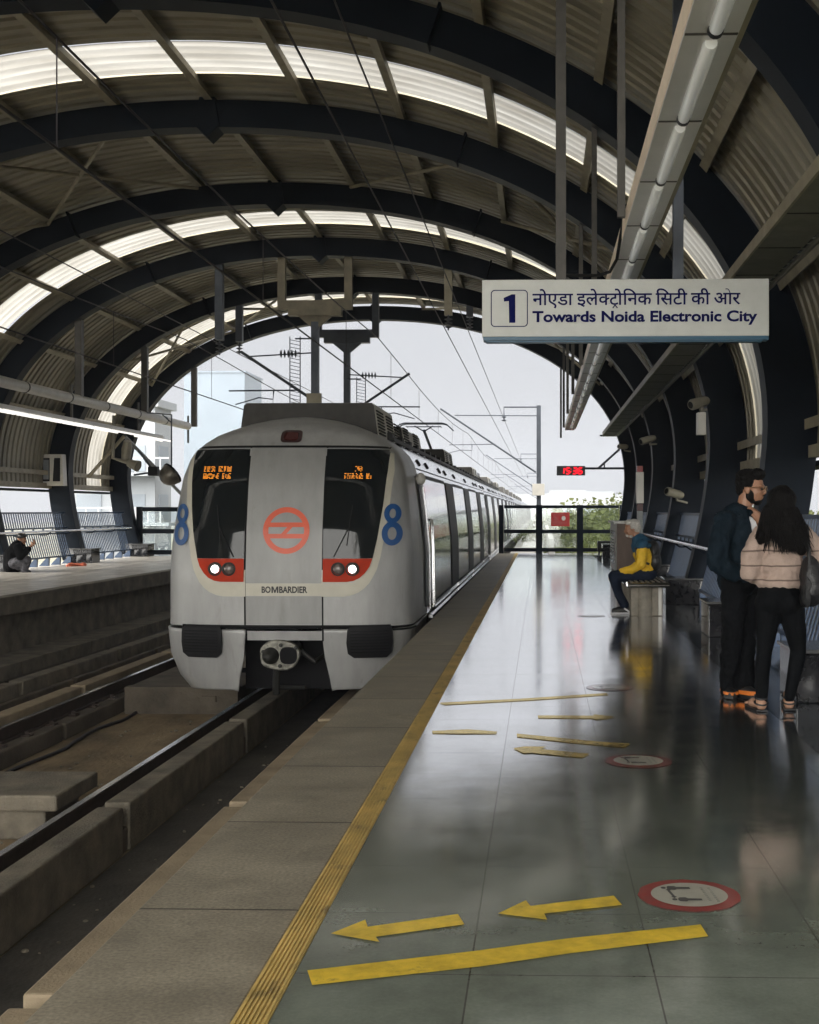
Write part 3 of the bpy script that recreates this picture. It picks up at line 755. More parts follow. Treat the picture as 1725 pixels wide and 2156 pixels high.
# windscreens and red lamp units
win = [(2.205, -1.235, -.485), (2.17, -1.248, -.485), (1.94, -1.238, -.485), (1.49, -1.20, -.485), (1.1, -1.145, -.487), (.84, -1.09, -.488)]
redt = [(.838, -1.088, -.488), (.74, -1.055, -.488), (.66, -1.00, -.488), (.60, -.935, -.488), (.565, -.86, -.488), (.552, -.78, -.488)]
for sg, f in ((-1, lambda t: t), (1, mir)):
    ws = drape('windscreen', rows_of(f(win), 8), .016, M['glass'])
    ru = drape('lamp_unit', rows_of(f(redt), 5), .022, M['redlamp'])
    for xx, lit in ((.85, True), (.675, False)):
        x = sg*xx; z = .71; y = TFY(x, z)-.03
        b = MB().lathe([(.085, 0), (.085, .02), (.066, .026), (.066, 0.0)], (TX+x, y+.01, z), (0, -1, 0), 24)
        hl = b.build('headlight', M['couplerdark'], train, smooth=40)
        lr = .78 if lit else 1.0
        MB().lathe([(.064, -.004), (.050, .004)], (TX+x, y, z), (0, -1, 0), 24).build('reflector', M['lamp_off'], hl, smooth=40)
        MB().lathe([(.062*lr, 0), (.056*lr, .012), (.03*lr, .02), (.001, .023)], (TX+x, y-.005, z), (0, -1, 0), 24).build('lens', M['headlamp' if lit else 'lamp_off'], hl, smooth=60)
    # amber dot display behind the top of the screen
    b = MB(); rnd = random.Random(3 if sg < 0 else 9)
    xa, xb = (-1.07, -.70) if sg < 0 else (.72, 1.05)
    for line, (za, nr, dens) in enumerate(((1.985, 5, .72 if sg < 0 else .28), (1.895, 5, .62 if sg < 0 else .5))):
        nc = 26
        for c_ in range(nc):
            on_col = rnd.random() < (.8 if sg < 0 else .62)
            if sg > 0 and line == 0 and not (9 < c_ < 17): continue
            if not on_col: continue
            for r_ in range(nr):
                if rnd.random() > dens+.15: continue
                x = xa+(xb-xa)*c_/nc; z = za-r_*.0145
                y = TFY(x, z)-.019
                b.add([(TX+x, y, z), (TX+x+.0105, TFY(x+.0105, z)-.019, z), (TX+x+.0105, TFY(x+.0105, z)-.019, z-.0105), (TX+x, y, z-.0105)], [(0, 1, 2, 3)])
    b.build('led_display', M['led'], ws, fix=False)
    b = MB().tube([(TX+sg*.62, TFY(sg*.62, .88)-.03, .86), (TX+sg*.80, TFY(sg*.80, 1.2)-.035, 1.22)], .007, 6)
    b.tube([(TX+sg*.78, TFY(sg*.78, .96)-.035, 1.0), (TX+sg*.84, TFY(sg*.84, 1.4)-.035, 1.5)], .006, 6)
    b.build('wiper', M['black'], ws)
# top lamp
b = MB(); n = 24; poly = []
for k in range(n):
    t = 2*math.pi*k/n; c, s_ = math.cos(t), math.sin(t)
    poly.append((.132*math.copysign(abs(c)**.45, c), 2.372+.085*math.copysign(abs(s_)**.45, s_)))
b.add([(TX+.01+x, TFY(x, z)-.03, z) for x, z in poly]+[(TX+.01+x, TFY(x, z)+.03, z) for x, z in poly], [tuple(range(n))]+[(i, (i+1) % n, n+(i+1) % n, n+i) for i in range(n)])
tl = b.build('marker_lamp', M['maroonframe'], train)
b = MB(); b.add([(TX+.01+x*.7, TFY(x*.7, 2.372+(z-2.372)*.66)-.036, 2.372+(z-2.372)*.66) for x, z in poly], [tuple(range(n))]); b.build('lens', M['maroon'], tl, fix=False)
# ring emblem, lettering and numbers
def drape_poly(name, pts2, faces, o_, m, parent=train):
    b = MB(); b.add([(TX+x, TFY(x, z)-o_, z) for x, z in pts2], faces); return b.build(name, m, parent, fix=False)
ex, ez, ro, ri = .03, 1.185, .288, .222
def lp(x, z, o_=.0165): return (TX+ex+x, TFY(ex+x, ez+z)-o_, ez+z)
b = MB()
b.grid([[lp(r*math.cos(2*math.pi*k/64), r*math.sin(2*math.pi*k/64)) for k in range(65)] for r in (ri, .255, ro)])
for za, zb in ((.042, .098), (-.098, -.042)):
    h = .235
    b.grid([[lp(-h+2*h*j/10, z, .0172) for j in range(11)] for z in (za, zb)])
b.add([lp(.02, .05, .0178), (lp(.085, .05, .0178)), lp(-.005, -.05, .0178), lp(-.07, -.05, .0178)], [(0, 1, 2, 3)])
b.build('ring_emblem', M['orange'], train, fix=False)
def drape_text(body, x0, x1, z0, z1, o_, m, name, bold=.01):
    vs, fs = textmesh(body, bold); p = fit(vs, x0, x1, z0, z1)
    return drape_poly(name, p, fs, o_, m)
# heavy narrow capitals; the M is cut by hand
def letters(txt, x0, x1, z0, z1, o_):
    vs, fs = textmesh(txt, .034); drape_poly('maker_lettering', fit(vs, x0, x1, z0, z1), fs, o_, M['ink'])
letters('BO', -.265, -.152, .417, .499, .0185); letters('BARDIER', -.048, .300, .417, .499, .0185)
mx0, mx1, mz0, mz1, mt = -.143, -.057, .418, .498, .019
mp_ = [(mx0, mz0), (mx0+mt, mz0), (mx0+mt, mz1-.03), ((mx0+mx1)/2-.007, mz0), ((mx0+mx1)/2+.007, mz0), (mx1-mt, mz1-.03), (mx1-mt, mz0), (mx1, mz0), (mx1, mz1), (mx1-mt-.003, mz1), ((mx0+mx1)/2, mz0+.03), (mx0+mt+.003, mz1), (mx0, mz1)]
drape_poly('maker_lettering', mp_, [(0, 1, 2, 12), (2, 11, 12), (2, 3, 10, 11), (3, 4, 10), (4, 5, 9, 10), (5, 8, 9), (5, 6, 7, 8)], .0185, M['ink'])
for nx, nw in ((-1.335, .95), (1.315, 1.0)):
    b = MB()
    for cz_, rx, rz, t_ in ((1.395, .100, .122, .062), (1.145, .122, .150, .070)):
        b.grid([[(TX+nx+r_[0]*nw*math.cos(2*math.pi*k/40), TFY(nx+r_[0]*nw*math.cos(2*math.pi*k/40), cz_+r_[1]*math.sin(2*math.pi*k/40))-.02, cz_+r_[1]*math.sin(2*math.pi*k/40)) for k in range(41)] for r_ in ((rx-t_, rz-t_), (rx, rz))])
    b.build('car_number', M['blue8'], train, fix=False)
# coupler pocket and coupler
MB().box(TX-.62, TX+.62, 15.75, 15.8, -.85, -.15).build('coupler_pocket', M['grille'], train)
b = MB(); n = 26; hexp = []
for k in range(n):
    t = 2*math.pi*k/n; c, s_ = math.cos(t), math.sin(t)
    hexp.append((TX-.04+.245*math.copysign(abs(c)**.86, c)*(1+.035*math.sin(5*t+1)), -.345+.185*math.copysign(abs(s_)**.86, s_)*(1+.04*math.sin(4*t))))
b.prism(hexp, 15.05, 15.16)
cp = b.build('coupler', M['coupler'], train, bevel=.02)
MB().lathe([(.105, 0), (.10, .04), (.06, .13), (.03, .16), (.001, .165)], (TX-.145, 15.05, -.35), (0, -1, 0), 24).build('coupler_cone', M['couplerdark'], cp, smooth=50)
hole = [(TX+.075+.105*math.copysign(abs(math.cos(t))**.7, math.cos(t)), -.345+.105*math.copysign(abs(math.sin(t))**.7, math.sin(t))) for t in [2*math.pi*k/20 for k in range(20)]]
MB().prism(hole, 15.035, 15.06).build('coupler_socket', M['grille'], cp)
for bx_, bz_ in ((-.02, -.22), (-.03, -.475), (-.235, -.30), (.165, -.25)):
    MB().lathe([(.026, 0), (.022, .02), (.01, .024)], (TX+bx_, 15.05, bz_), (0, -1, 0), 10).build('coupler_bolt', M['couplerdark'], cp, smooth=40)
b = MB().tube([(TX-.02, 15.15, -.35), (TX-.02, 15.9, -.35)], .14, 12); b.build('coupler_shank', M['couplerdark'], cp, smooth=40)
b = MB().tube([(TX-.1, 15.2, -.48), (TX-.12, 15.25, -.70), (TX-.13, 15.3, -.85)], .045, 8); b.tube([(TX+.15, 15.3, -.3), (TX+.35, 15.3, -.45), (TX+.5, 15.5, -.35)], .03, 8)
b.tube([(TX-.2, 15.5, -.8), (TX+.2, 15.5, -.8)], .03, 6)
b.build('coupler_hose', M['couplerdark'], cp, smooth=40)
# car bodies
def prof_pts(o_=0.0, z0=-.80, z1=2.69, side=None):
    q = [p for p in PROF if z0-1e-6 <= p[0] <= z1+1e-6]
    if not q or q[0][0] > z0: q = [(z0, TW(z0))]+q
    if q[-1][0] < z1: q = q+[(z1, TW(z1))]
    return q
def side_patch(mb, ya, yb, z0, z1, o_, ny=1):
    q = prof_pts(0, z0, z1)
    mb.grid([[(TX+w_+o_, ya+(yb-ya)*j/ny, z) for j in range(ny+1)] for z, w_ in q])
cars = [(17.4, 37.2)]+[(37.7+22.4*k, 37.7+22.4*k+21.9) for k in range(7)]
for ci, (ya, yb) in enumerate(cars):
    q = [(TX-w_, z) for z, w_ in PROF]+[(TX+w_, z) for z, w_ in PROF[::-1][1:]]
    body = MB().prism(q, ya, yb).build('car_body', M['steel'], train, smooth=40)
    if ci:
        MB().box(TX-1.15, TX+1.15, ya-.52, ya+.02, -.5, 2.3).build('gangway', M['grille'], train)
    L = 5.3; y = 16.75 if ci == 0 else ya-.4
    k = 0
    while y < yb-.5:
        a, c = max(y, ya-.6 if ci == 0 else ya), min(y+1.75 if ci or k else 17.75, yb)
        if c > a+.2:
            b = MB(); side_patch(b, max(a, 17.0) if ci == 0 else a, c, .10, 1.93, .014, 2)
            bd = b.build('window_band', M['dkband'], body, fix=False, solid=-.012)
        da, dc = c+.18, min(y+L-.18, yb-.2)
        if dc > da+.8 and ci < 3:
            mid = (da+dc)/2
            for (p, q2) in ((da, mid-.012), (mid+.012, dc)):
                b = MB(); side_patch(b, p, q2, -.02, 1.90, .007); dl = b.build('passenger_door', M['steel'], body, fix=False, solid=-.006)
                b = MB(); side_patch(b, p+.22, q2-.22, .62, 1.72, .012); b.build('door_window', M['sideglass'], dl, fix=False)
            b = MB(); side_patch(b, mid-.012, mid+.012, -.02, 1.90, .004); side_patch(b, da-.03, da, -.02, 1.92, .016); side_patch(b, dc, dc+.03, -.02, 1.92, .016)
            side_patch(b, da-.05, dc+.05, 1.90, 1.955, .02)
            b.build('door_frame', M['dkband'], body, fix=False)
        y += L; k += 1
    MB().box(TX+1.585, TX+1.64, ya, yb, -.085, -.045).build('door_sill', M['handrail'], body)
    if ci < 3:
        b = MB(); side_patch(b, ya, yb, .06, .09, .016); side_patch(b, ya, yb, 2.02, 2.035, .006); b.build('trim_line', M['dkband'], body, fix=False)
        yy = ya+.8
        while yy < yb:
            for dy in ((0,) if int(yy) % 3 else (0, 1.3)):
                z = 2.13; x = TX+TW(z)
                MB().lathe([(.06, 0), (.05, .03)], (x-.005, yy+dy, z), (1, 0, .6), 6).build('lifting_hole', M['black'], body)
            yy += 3.7
# cab side door, handrails and lamp
b = MB(); side_patch(b, 17.45, 17.62, -.02, 1.9, .03); b.build('cab_door_edge', M['handrail'], train, fix=False, solid=-.02)
for y in (17.15, 17.35):
    x = TX+1.605
    MB().tube([(x, y, 1.30), (x+.035, y-.06, 1.30), (x+.045, y-.08, 1.2), (x+.06, y-.08, .9), (x+.07, y-.08, .1), (x+.02, y, .02)], .016, 8).build('grab_handle', M['handrail'], train, smooth=40)
b = MB().sphere((TX+1.53, 16.75, 1.86), (.07, .10, .085), 14, 10); b.build('side_marker_lamp', M['hvaclight'], train, smooth=60)
# roof equipment
def hvac(ya, yb, x0=-1.0, x1=.93, z1=2.92):
    t = MB().prism([(TX+x0, 2.45), (TX+x1, 2.45), (TX+x1-.06, z1-.03), (TX+x1-.09, z1), (TX+x0+.09, z1), (TX+x0+.06, z1-.03)], ya, yb).build('air_conditioner', M['hvaclight'], train, bevel=.015)
    MB().prism([(TX+x0, 2.452), (TX+x1-.01, 2.452), (TX+x1-.07, z1-.035), (TX+x1-.10, z1-.005), (TX+x0+.10, z1-.005), (TX+x0+.06, z1-.035)], ya-.02, ya).build('end_panel', M['hvac'], t)
    L = yb-ya
    for (p, q) in ((ya+.06, ya+min(.75, L*.4)), (ya+L*.55, ya+L*.55+min(.8, L*.35))):
        b = MB()
        for k in range(8):
            z = 2.50+k*.045
            b.bar((TX+x1-.06*(z-2.45)/.42+.006, p, z), (TX+x1-.06*(z-2.45)/.42+.006, q, z), .022, .02)
        b.build('louvre', M['grille'], t)
    return t
hvac(17.0, 19.0); hvac(19.6, 20.5, -.9, .86, 2.80); hvac(20.6, 23.6, -.95, .90, 2.84)
for y in (29.4, 41.4, 53.6, 64, 76, 86.4, 98.4, 109, 121, 131, 143): hvac(y, y+2.4, -1.0, .92, 2.90)
for y in (45.5, 58): hvac(y, y+1.8, -.9, .86, 2.76)
# roof edge gear (insulators, cable ducts)
b = MB(); y = 17.2
while y < 60:
    b.box(TX+1.02, TX+1.10, y, y+.25, 2.40, 2.52); y += 1.15
b.box(TX+1.09, TX+1.12, 17.2, 60, 2.40, 2.45)
b.build('roof_duct', M['black'], train)
b = MB(); py = 32.6; pz = 3.76; pxx = TX+.05
b.box(pxx-.5, pxx+.5, py-.03, py+.03, pz-.03, pz); b.box(pxx-.5, pxx+.5, py+.35, py+.41, pz-.03, pz)
for sg in (-1, 1):
    b.tube([(pxx+sg*.5, py, pz-.015), (pxx+sg*.62, py, pz-.05), (pxx+sg*.78, py, pz-.2)], .018, 6); b.tube([(pxx+sg*.5, py+.38, pz-.015), (pxx+sg*.62, py+.38, pz-.05), (pxx+sg*.78, py+.38, pz-.2)], .018, 6)
    b.tube([(pxx+sg*.45, py, pz-.1), (pxx+sg*.45, py+.38, pz-.1)], .015, 6)
b.tube([(pxx-.45, py+.19, pz-.1), (pxx+.45, py+.19, pz-.1)], .015, 6)
b.tube([(pxx-.25, py+.19, pz-.08), (pxx, py+.25, pz-.22), (pxx+.25, py+.19, pz-.08)], .018, 6)
b.tube([(pxx, py+.25, pz-.2), (pxx+.12, py+1.3, 3.05)], .04, 8); b.box(pxx-.0, pxx+.28, py+1.2, py+1.45, 2.95, 3.12)
b.tube([(pxx+.12, py+1.3, 3.05), (pxx+.1, py+.3, 2.66)], .05, 8)
b.build('pantograph', M['bluegrey'], train, smooth=40)
# running gear
b = MB(); 
for y in (19.0, 21.2, 32, 34.2):
    for x in (-.80, .80):
        b.lathe([(.43, -.06), (.43, .06)], (TX+x, y, -.62), (1, 0, 0), 24)
b.build('wheel', M['railside'], train)
MB().box(TX-1.2, TX+1.2, 17.5, 175, -.88, -.70).build('underframe', M['grille'], train)

# ------------------------------------------------------------------ overhead raceways, tray, sign, clock
def hanger(p, q, wd, parent, m='polebrown'): MB().bar(p, q, wd, wd, (0, 1, 0)).build('hanger', M[m], parent)
def roof_z(x, d=0.0):
    best = None
    for i in range(N):
        if ARC[i][1] > 2.4 and (best is None or abs(ARC[i][0]-x) < abs(ARC[best][0]-x)): best = i
    return ARC[best][1]+d
RX, RZ = .785, 3.63
t = thing('light_raceway', 'long white overhead lighting raceway above the near platform, running behind the sign', 'light fitting', (RX, 16, RZ))
ya, yb = -4.0, 33.8
MB().box(RX-.13, RX+.13, ya, yb, RZ+.012, RZ+.15).build('channel', M['pinkside'], t, bevel=.006)
b = MB(); y = 5.72-1.28*7
while y < yb-1: b.box(RX-.125, RX+.125, y+.006, y+1.274, RZ, RZ+.012); y += 1.28
b.build('cover_panel', M['panel'], t)
y = 5.72-1.28*3
while y < yb-1: MB().box(RX-.122, RX+.122, y-.012, y+.012, RZ-.003, RZ+.008).build('panel_seam', M['polebrown'], t); y += 1.28
MB().box(RX+.132, RX+.165, ya, yb, RZ+.03, RZ+.06).build('conduit', M['purlin'], t)
y = 5.72-1.28*6; k = 0
while y < yb-1.2:
    if not (10.2 < y+.6 < 11.0):
        MB().lathe([(.030, 0), (.034, .02), (.034, 1.10), (.030, 1.12)], (RX+.01, y+.08, RZ-.012), (0, 1, 0), 14).build('tube_light', M['tube' if k % 1 == 0 else 'tubelit'], t, smooth=50)
        MB().lathe([(.037, 0), (.038, .035), (.030, .045)], (RX+.01, y+1.185, RZ-.012), (0, 1, 0), 14).build('end_cap', M['black'], t, smooth=50)
    y += 1.28; k += 1
for y in RIBS:
    for x in (RX-.17,):
        hanger((x, y, RZ+.05), (x, y, roof_z(x)+.05), .06, t)
# cable tray near the wall
TXX, TZ = 2.02, 3.63
t = thing('cable_tray', 'grey green perforated cable tray hung beside the arch ribs on the near platform', 'cable tray', (TXX, 16, TZ))
b = MB(); y = -4.0
while y < 36: b.box(TXX-.21, TXX+.21, y, y+1.185, TZ, TZ+.012); y += 1.2
b.build('tray_cover', M['tray'], t)
y = 4.39
while y < 36: MB().box(TXX-.20, TXX+.15, y-.012, y+.012, TZ-.003, TZ+.006).build('tray_seam', M['black'], t); y += 1.2
MB().box(TXX-.235, TXX-.212, -4, 36, TZ-.01, TZ+.09).build('tray_side', M['purlin'], t)
MB().box(TXX+.212, TXX+.235, -4, 36, TZ-.03, TZ+.09).build('tray_side', M['tray'], t)
b = MB(); y = 5.0
while y < 36: b.box(TXX+.165, TXX+.195, y, y+.15, TZ-.004, TZ-.001); y += .21
b.build('slot_pattern', M['handrail'], t)
for y in RIBS[2:]:
    x1 = wall_x(2.4, 1)
    MB().bar((TXX-.2, y-.02, TZ+.12), (x1-.02, y-.02, TZ+.12), .07, .05).build('tray_arm', M['rib'], t)
# far platform fittings
FX = -11.05
t = thing('far_light_raceway', 'white lit tube lighting raceway over the far platform', 'light fitting', (FX, 25, 3.6))
MB().box(FX-.12, FX+.12, 2, 35.5, 3.50, 3.60).build('channel', M['white'], t, bevel=.006)
for xo in (-.07, .13):
    b = MB(); y = 8
    y0 = 12+xo; k = 0
    while y0 < 35:
        if not (xo < 0 and k % 9 == 7):
            MB().tube([(FX+xo, y0, 3.475), (FX+xo, y0+1.17, 3.475)], .022, 10).build('tube_light', M['tubelit'], t, smooth=40)
        y0 += 1.27; k += 1
t2 = thing('far_conduit_beam', 'thick pale conduit pipe above the lit tubes on the far platform', 'conduit', (FX, 25, 4.0))
MB().tube([(FX+.22, 2, 4.02), (FX+.22, 37.6, 4.02)], .115, 14).build('pipe', M['white'], t2, smooth=40)
b = MB(); y = 4
while y < 37: b.lathe([(.12, 0), (.125, .01), (.125, .05), (.12, .06)], (FX+.22, y, 4.02), (0, 1, 0), 14); y += 2.4
b.build('pipe_collar', M['polebrown'], t2)
for y in RIBS[4:]:
    hanger((FX+.22, y, 4.05), (FX+.22, y, roof_z(FX+.22)+.05), .16, t2)
    hanger((FX, y+.1, 3.55), (FX, y+.1, 4.4), .05, t)
t = thing('tripod_brace', 'pair of slanting tube braces under the far platform lights', 'brace', (-11.2, 33.2, 2.0))
MB().tube([(-11.3, 33.2, 3.45), (-12.35, 33.4, 2.35)], .05, 8).build('brace_tube', M['purlin'], t, smooth=40)
MB().tube([(-11.3, 33.2, 3.45), (-11.0, 37.8, 1.85)], .05, 8).build('brace_tube', M['pole'], t, smooth=40)

# direction sign
SY = 10.3
sx0, sx1, sz0, sz1 = at(1016, 650, SY).x, at(1620, 650, SY).x, at(1300, 708, SY).z, at(1300, 588, SY).z
sign = thing('platform_sign', 'white hanging sign with blue number 1 and Hindi and English lettering', 'sign', ((sx0+sx1)/2, SY, sz0))
MB().box(sx0, sx1, SY, SY+.13, sz0, sz1).build('sign_box', M['signface'], sign, bevel=.004)
MB().box(sx0+.01, sx1-.003, SY-.004, SY+.134, sz0-.032, sz0-.001).build('bottom_trim', M['signblue'], sign)
MB().box(sx0+.03, sx1-.05, SY+.02, SY+.11, sz0-.045, sz0-.032).build('bottom_trim', M['signblue'], sign)
def sign_poly(name, pts, faces, m, o_=.003):
    b = MB(); b.add([(sx0+x, SY-o_, sz1-z) for x, z in pts], faces); return b.build(name, m, sign, fix=False)
q = 674.0
def sp(x, y): return ((x-57)/q, (y-45)/q)
def rrect(x0, y0, x1, y1, r, n=6):
    p = []
    for cx, cy_, a in ((x1-r, y0+r, -90), (x1-r, y1-r, 0), (x0+r, y1-r, 90), (x0+r, y0+r, 180)):
        for k in range(n+1): t = R(a+90*k/n); p.append((cx+r*math.cos(t), cy_+r*math.sin(t)))
    return p
o1, o2 = rrect(106, 102, 314, 310, 22), rrect(111, 107, 309, 305, 18); n = len(o1)
sign_poly('number_frame', [sp(*p) for p in o1+o2], [(i, (i+1) % n, n+(i+1) % n, n+i) for i in range(n)], M['signink'])
sign_poly('number_one', [sp(*p) for p in ((244, 127), (244, 287), (209, 287), (207, 165), (180, 168), (178, 147), (224, 127))], [(0, 1, 2, 3, 6), (3, 4, 5, 6)], M['signink'])
def sign_text(name, vs, fs, x0, x1, ztop, zbot):
    a = min(v[0] for v in vs); b_ = max(v[0] for v in vs); c = min(v[1] for v in vs); d = max(v[1] for v in vs)
    pts = [sp(x0+(v[0]-a)/(b_-a)*(x1-x0), zbot+(v[1]-c)/(d-c)*(ztop-zbot)) for v in vs]
    # every stroke of paint lies on the one before: letters that touch must not share a plane
    par = list(range(len(pts)))
    def root(i):
        while par[i] != i: par[i] = par[par[i]]; i = par[i]
        return i
    for f in fs:
        for i in f[1:]: par[root(i)] = root(f[0])
    ids = {}
    lay = [ids.setdefault(root(i), len(ids)) for i in range(len(pts))]
    b = MB(); b.add([(sx0+x, SY-.003-.00025*lay[i], sz1-z) for i, (x, z) in enumerate(pts)], fs)
    return b.build(name, M['signink'], sign, fix=False)
vs, fs = textmesh('Towards Noida Electronic City', .03)
sign_text('english_lettering', vs, fs, 340, 1598, 222, 304)
class Strip_text:
    def __init__(s): s.v = []; s.f = []; s.x = 0.0
    def put(s, body, adv=None, clip=None, dx=0.0):
        vs, fs = textmesh(body, .012)
        if clip:
            me = bpy.data.meshes.new('c'); me.from_pydata(vs, [], fs); b = bmesh.new(); b.from_mesh(me)
            xa = min(v.x for v in vs); xb = max(v.x for v in vs)
            bmesh.ops.bisect_plane(b, geom=b.verts[:]+b.edges[:]+b.faces[:], plane_co=(xa+(xb-xa)*clip, 0, 0), plane_no=(1, 0, 0), clear_outer=True)
            b.verts.index_update(); vs = [v.co.copy() for v in b.verts]; fs = [tuple(v.index for v in f.verts) for f in b.faces]; b.free(); bpy.data.meshes.remove(me)
        xa = min(v.x for v in vs); xb = max(v.x for v in vs); n0 = len(s.v)
        s.v += [(v.x-xa+s.x+dx, v.y) for v in vs]; s.f += [tuple(i+n0 for i in f) for f in fs]
        s.x += (xb-xa+dx) if adv is None else adv
    def line(s, a, b, w_=.07):
        d = Vector((b[0]-a[0], b[1]-a[1])).normalized(); nn = Vector((-d.y, d.x))*w_/2; n0 = len(s.v)
        s.v += [(a[0]-nn.x, a[1]-nn.y), (b[0]-nn.x, b[1]-nn.y), (b[0]+nn.x, b[1]+nn.y), (a[0]+nn.x, a[1]+nn.y)]; s.f.append((n0, n0+1, n0+2, n0+3))
h = Strip_text(); sp_ = .20; ov = -.02
h.put('\u0928\u094b\u090f\u0921\u093e'); h.x += sp_
h.put('\u0907\u0932\u0947'); h.put('\u0915', clip=.76, dx=ov)
x_t = h.x; h.put('\u091f', dx=ov)
xm = (x_t+h.x)/2+.05
h.line((xm, -.02), (xm-.13, -.19), .06); h.line((xm-.005, -.02), (xm+.13, -.19), .06)
h.put('\u094b', dx=-.235)
h.put('\u093f\u0928\u0915', dx=ov) ; h.x += sp_
h.put('\u093f\u0938\u091f\u0940'); h.x += sp_
h.put('\u0915\u0940'); h.x += sp_
h.put('\u0913\u0930')
sign_text('hindi_lettering', h.v, h.f, 340, 1503, 98, 209)
for x in (at(1182, 400, SY).x, at(1430, 500, SY).x):
    hanger((x, SY+.065, sz1-.01), (x, SY+.065, roof_z(x)+.35), .085, sign, 'polebrown' if x < .6 else 'bluegrey')
p0 = at(1330, 500, SY-.2)
MB().tube([at(1318, 430, SY-.4), at(1300, 545, SY-.1), at(1285, 572, SY), at(1262, 580, SY+.03), at(1190, 580, SY+.05), at(1170, 586, SY+.06)], .014, 8).build('sign_cable', M['black'], sign, smooth=40)

# clock on its arm
KY = 38.0
c0, c1 = at(1173, 981, KY), at(1233, 1001, KY)
clk = thing('platform_clock', 'black digital clock with red digits on a bracket arm from the last rib', 'clock', ((c0.x+c1.x)/2, KY, c1.z))
MB().box(c0.x, c1.x, KY, KY+.14, c1.z, c0.z).build('clock_case', M['clockbody'], clk, bevel=.01)
b = MB(); W_ = c1.x-c0.x; H_ = c0.z-c1.z
SEG = {'1': 'bc', '5': 'afgcd', '3': 'abgcd', '6': 'afgecd'}
def seg(x, z, w_, h_, s_, th=.022):
    sl_ = .13
    def P(u, v): return (x+u*w_+sl_*(v*h_), z+v*h_)
    L_ = {'a': ((0, 1), (1, 1)), 'g': ((0, .5), (1, .5)), 'd': ((0, 0), (1, 0)), 'f': ((0, .5), (0, 1)), 'b': ((1, .5), (1, 1)), 'e': ((0, 0), (0, .5)), 'c': ((1, 0), (1, .5))}[s_]
    a, c = P(*L_[0]), P(*L_[1]); d = Vector((c[0]-a[0], c[1]-a[1])).normalized(); n_ = Vector((-d.y, d.x))*th
    a = (a[0]+d.x*.008, a[1]+d.y*.008); c = (c[0]-d.x*.008, c[1]-d.y*.008)
    b.add([(a[0]-n_.x, KY-.004, a[1]-n_.y), (c[0]-n_.x, KY-.004, c[1]-n_.y), (c[0]+n_.x, KY-.004, c[1]+n_.y), (a[0]+n_.x, KY-.004, a[1]+n_.y)], [(0, 1, 2, 3)])
for ch, fx in (('1', .12), ('5', .32), ('3', .56), ('6', .75)):
    for s_ in SEG[ch]: seg(c0.x+W_*fx, c1.z+H_*.18, W_*.125, H_*.62, s_)
for fz in (.35, .62): b.box(c0.x+W_*.49, c0.x+W_*.515, KY-.006, KY-.003, c1.z+H_*fz, c1.z+H_*(fz+.1))
b.build('digits', M['clockred'], clk, fix=False)
e = at(1316, 986, 38.2); k = at(1262, 986, KY); u = at(1305, 946, 38.2)
MB().tube([(c1.x, KY+.07, k.z), (e.x+.05, 38.2, e.z)], .035, 8).build('arm', M['bluegrey'], clk)
MB().tube([(k.x-.02, KY+.07, k.z), (u.x, 38.2, u.z)], .035, 8).build('arm', M['bluegrey'], clk)
MB().tube([(k.x+.17, KY+.07, k.z), (k.x+.17, KY+.07, k.z+.18)], .02, 6).build('arm', M['bluegrey'], clk)

# end gate
GY = 41.25
gx = [at(1056, 1100, GY).x, at(1136, 1100, GY).x, at(1222, 1100, GY).x, at(1310, 1100, GY).x]
gt = thing('end_gate', 'dark navy framed glass gate closing the end of the near platform', 'gate', ((gx[0]+gx[-1])/2, GY, 0))
zt, zm = at(1100, 1067, GY).z, at(1100, 1119, GY).z
for i, x in enumerate(gx):
    wd = .075 if i in (0, 3) else .105
    MB().box(x-wd, x+wd, GY-.05, GY+.05, 0, zt+.06).build('post', M['rib'], gt)
for i in range(3):
    a, c = gx[i]+.10, gx[i+1]-.10
    for z, hh in ((zt, .05), (zm, .06), (.12, .06)):
        MB().box(a, c, GY-.04, GY+.04, z-hh, z+hh).build('rail', M['rib'], gt)
    MB().box(a+.01, c-.01, GY-.006, GY+.006, .2, zt-.06).build('glass_pane', M['pane'], gt)
n0, n1 = at(1161, 1079, GY-.03), at(1200, 1108, GY-.03)
nb = thing('warning_notice', 'small red notice with white symbols fixed to the end gate', 'notice', (n0.x, GY-.1, n1.z))
MB().box(n0.x, n1.x, GY-.085, GY-.065, n1.z, n0.z).build('board', M['red'], nb)
b = MB(); W_, H_ = n1.x-n0.x, n0.z-n1.z
def nd(u, v): return (n0.x+u*W_, GY-.088, n1.z+v*H_)
b.add([nd(.68+.12*math.cos(t)*.9, .58+.17*math.sin(t)) for t in [2*math.pi*k/20 for k in range(20)]], [tuple(range(20))])
b.build('symbol', M['white'], nb, fix=False)
b = MB(); tri = [(.14, .46), (.34, .46), (.24, .74)]; ti = [(.185, .495), (.295, .495), (.24, .655)]
b.add([nd(*p) for p in tri+ti], [(0, 1, 4, 3), (1, 2, 5, 4), (2, 0, 3, 5)])
for v, a, c in ((.86, .08, .92), (.30, .05, .95), (.22, .05, .95), (.10, .3, .7)):
    b.add([nd(a, v), nd(c, v), nd(c, v+.022), nd(a, v+.022)], [(0, 1, 2, 3)])
b.build('symbol', M['redsticker'], nb, fix=False)
fg = thing('far_end_gate', 'dark navy framed gate at the end of the far platform, beyond the train', 'gate', (-10.9, 38.45, 0))
for x in (-12.6, -10.72, -9.08): MB().box(x-.09, x+.09, 38.4, 38.5, 0, 1.55).build('post', M['rib'], fg)
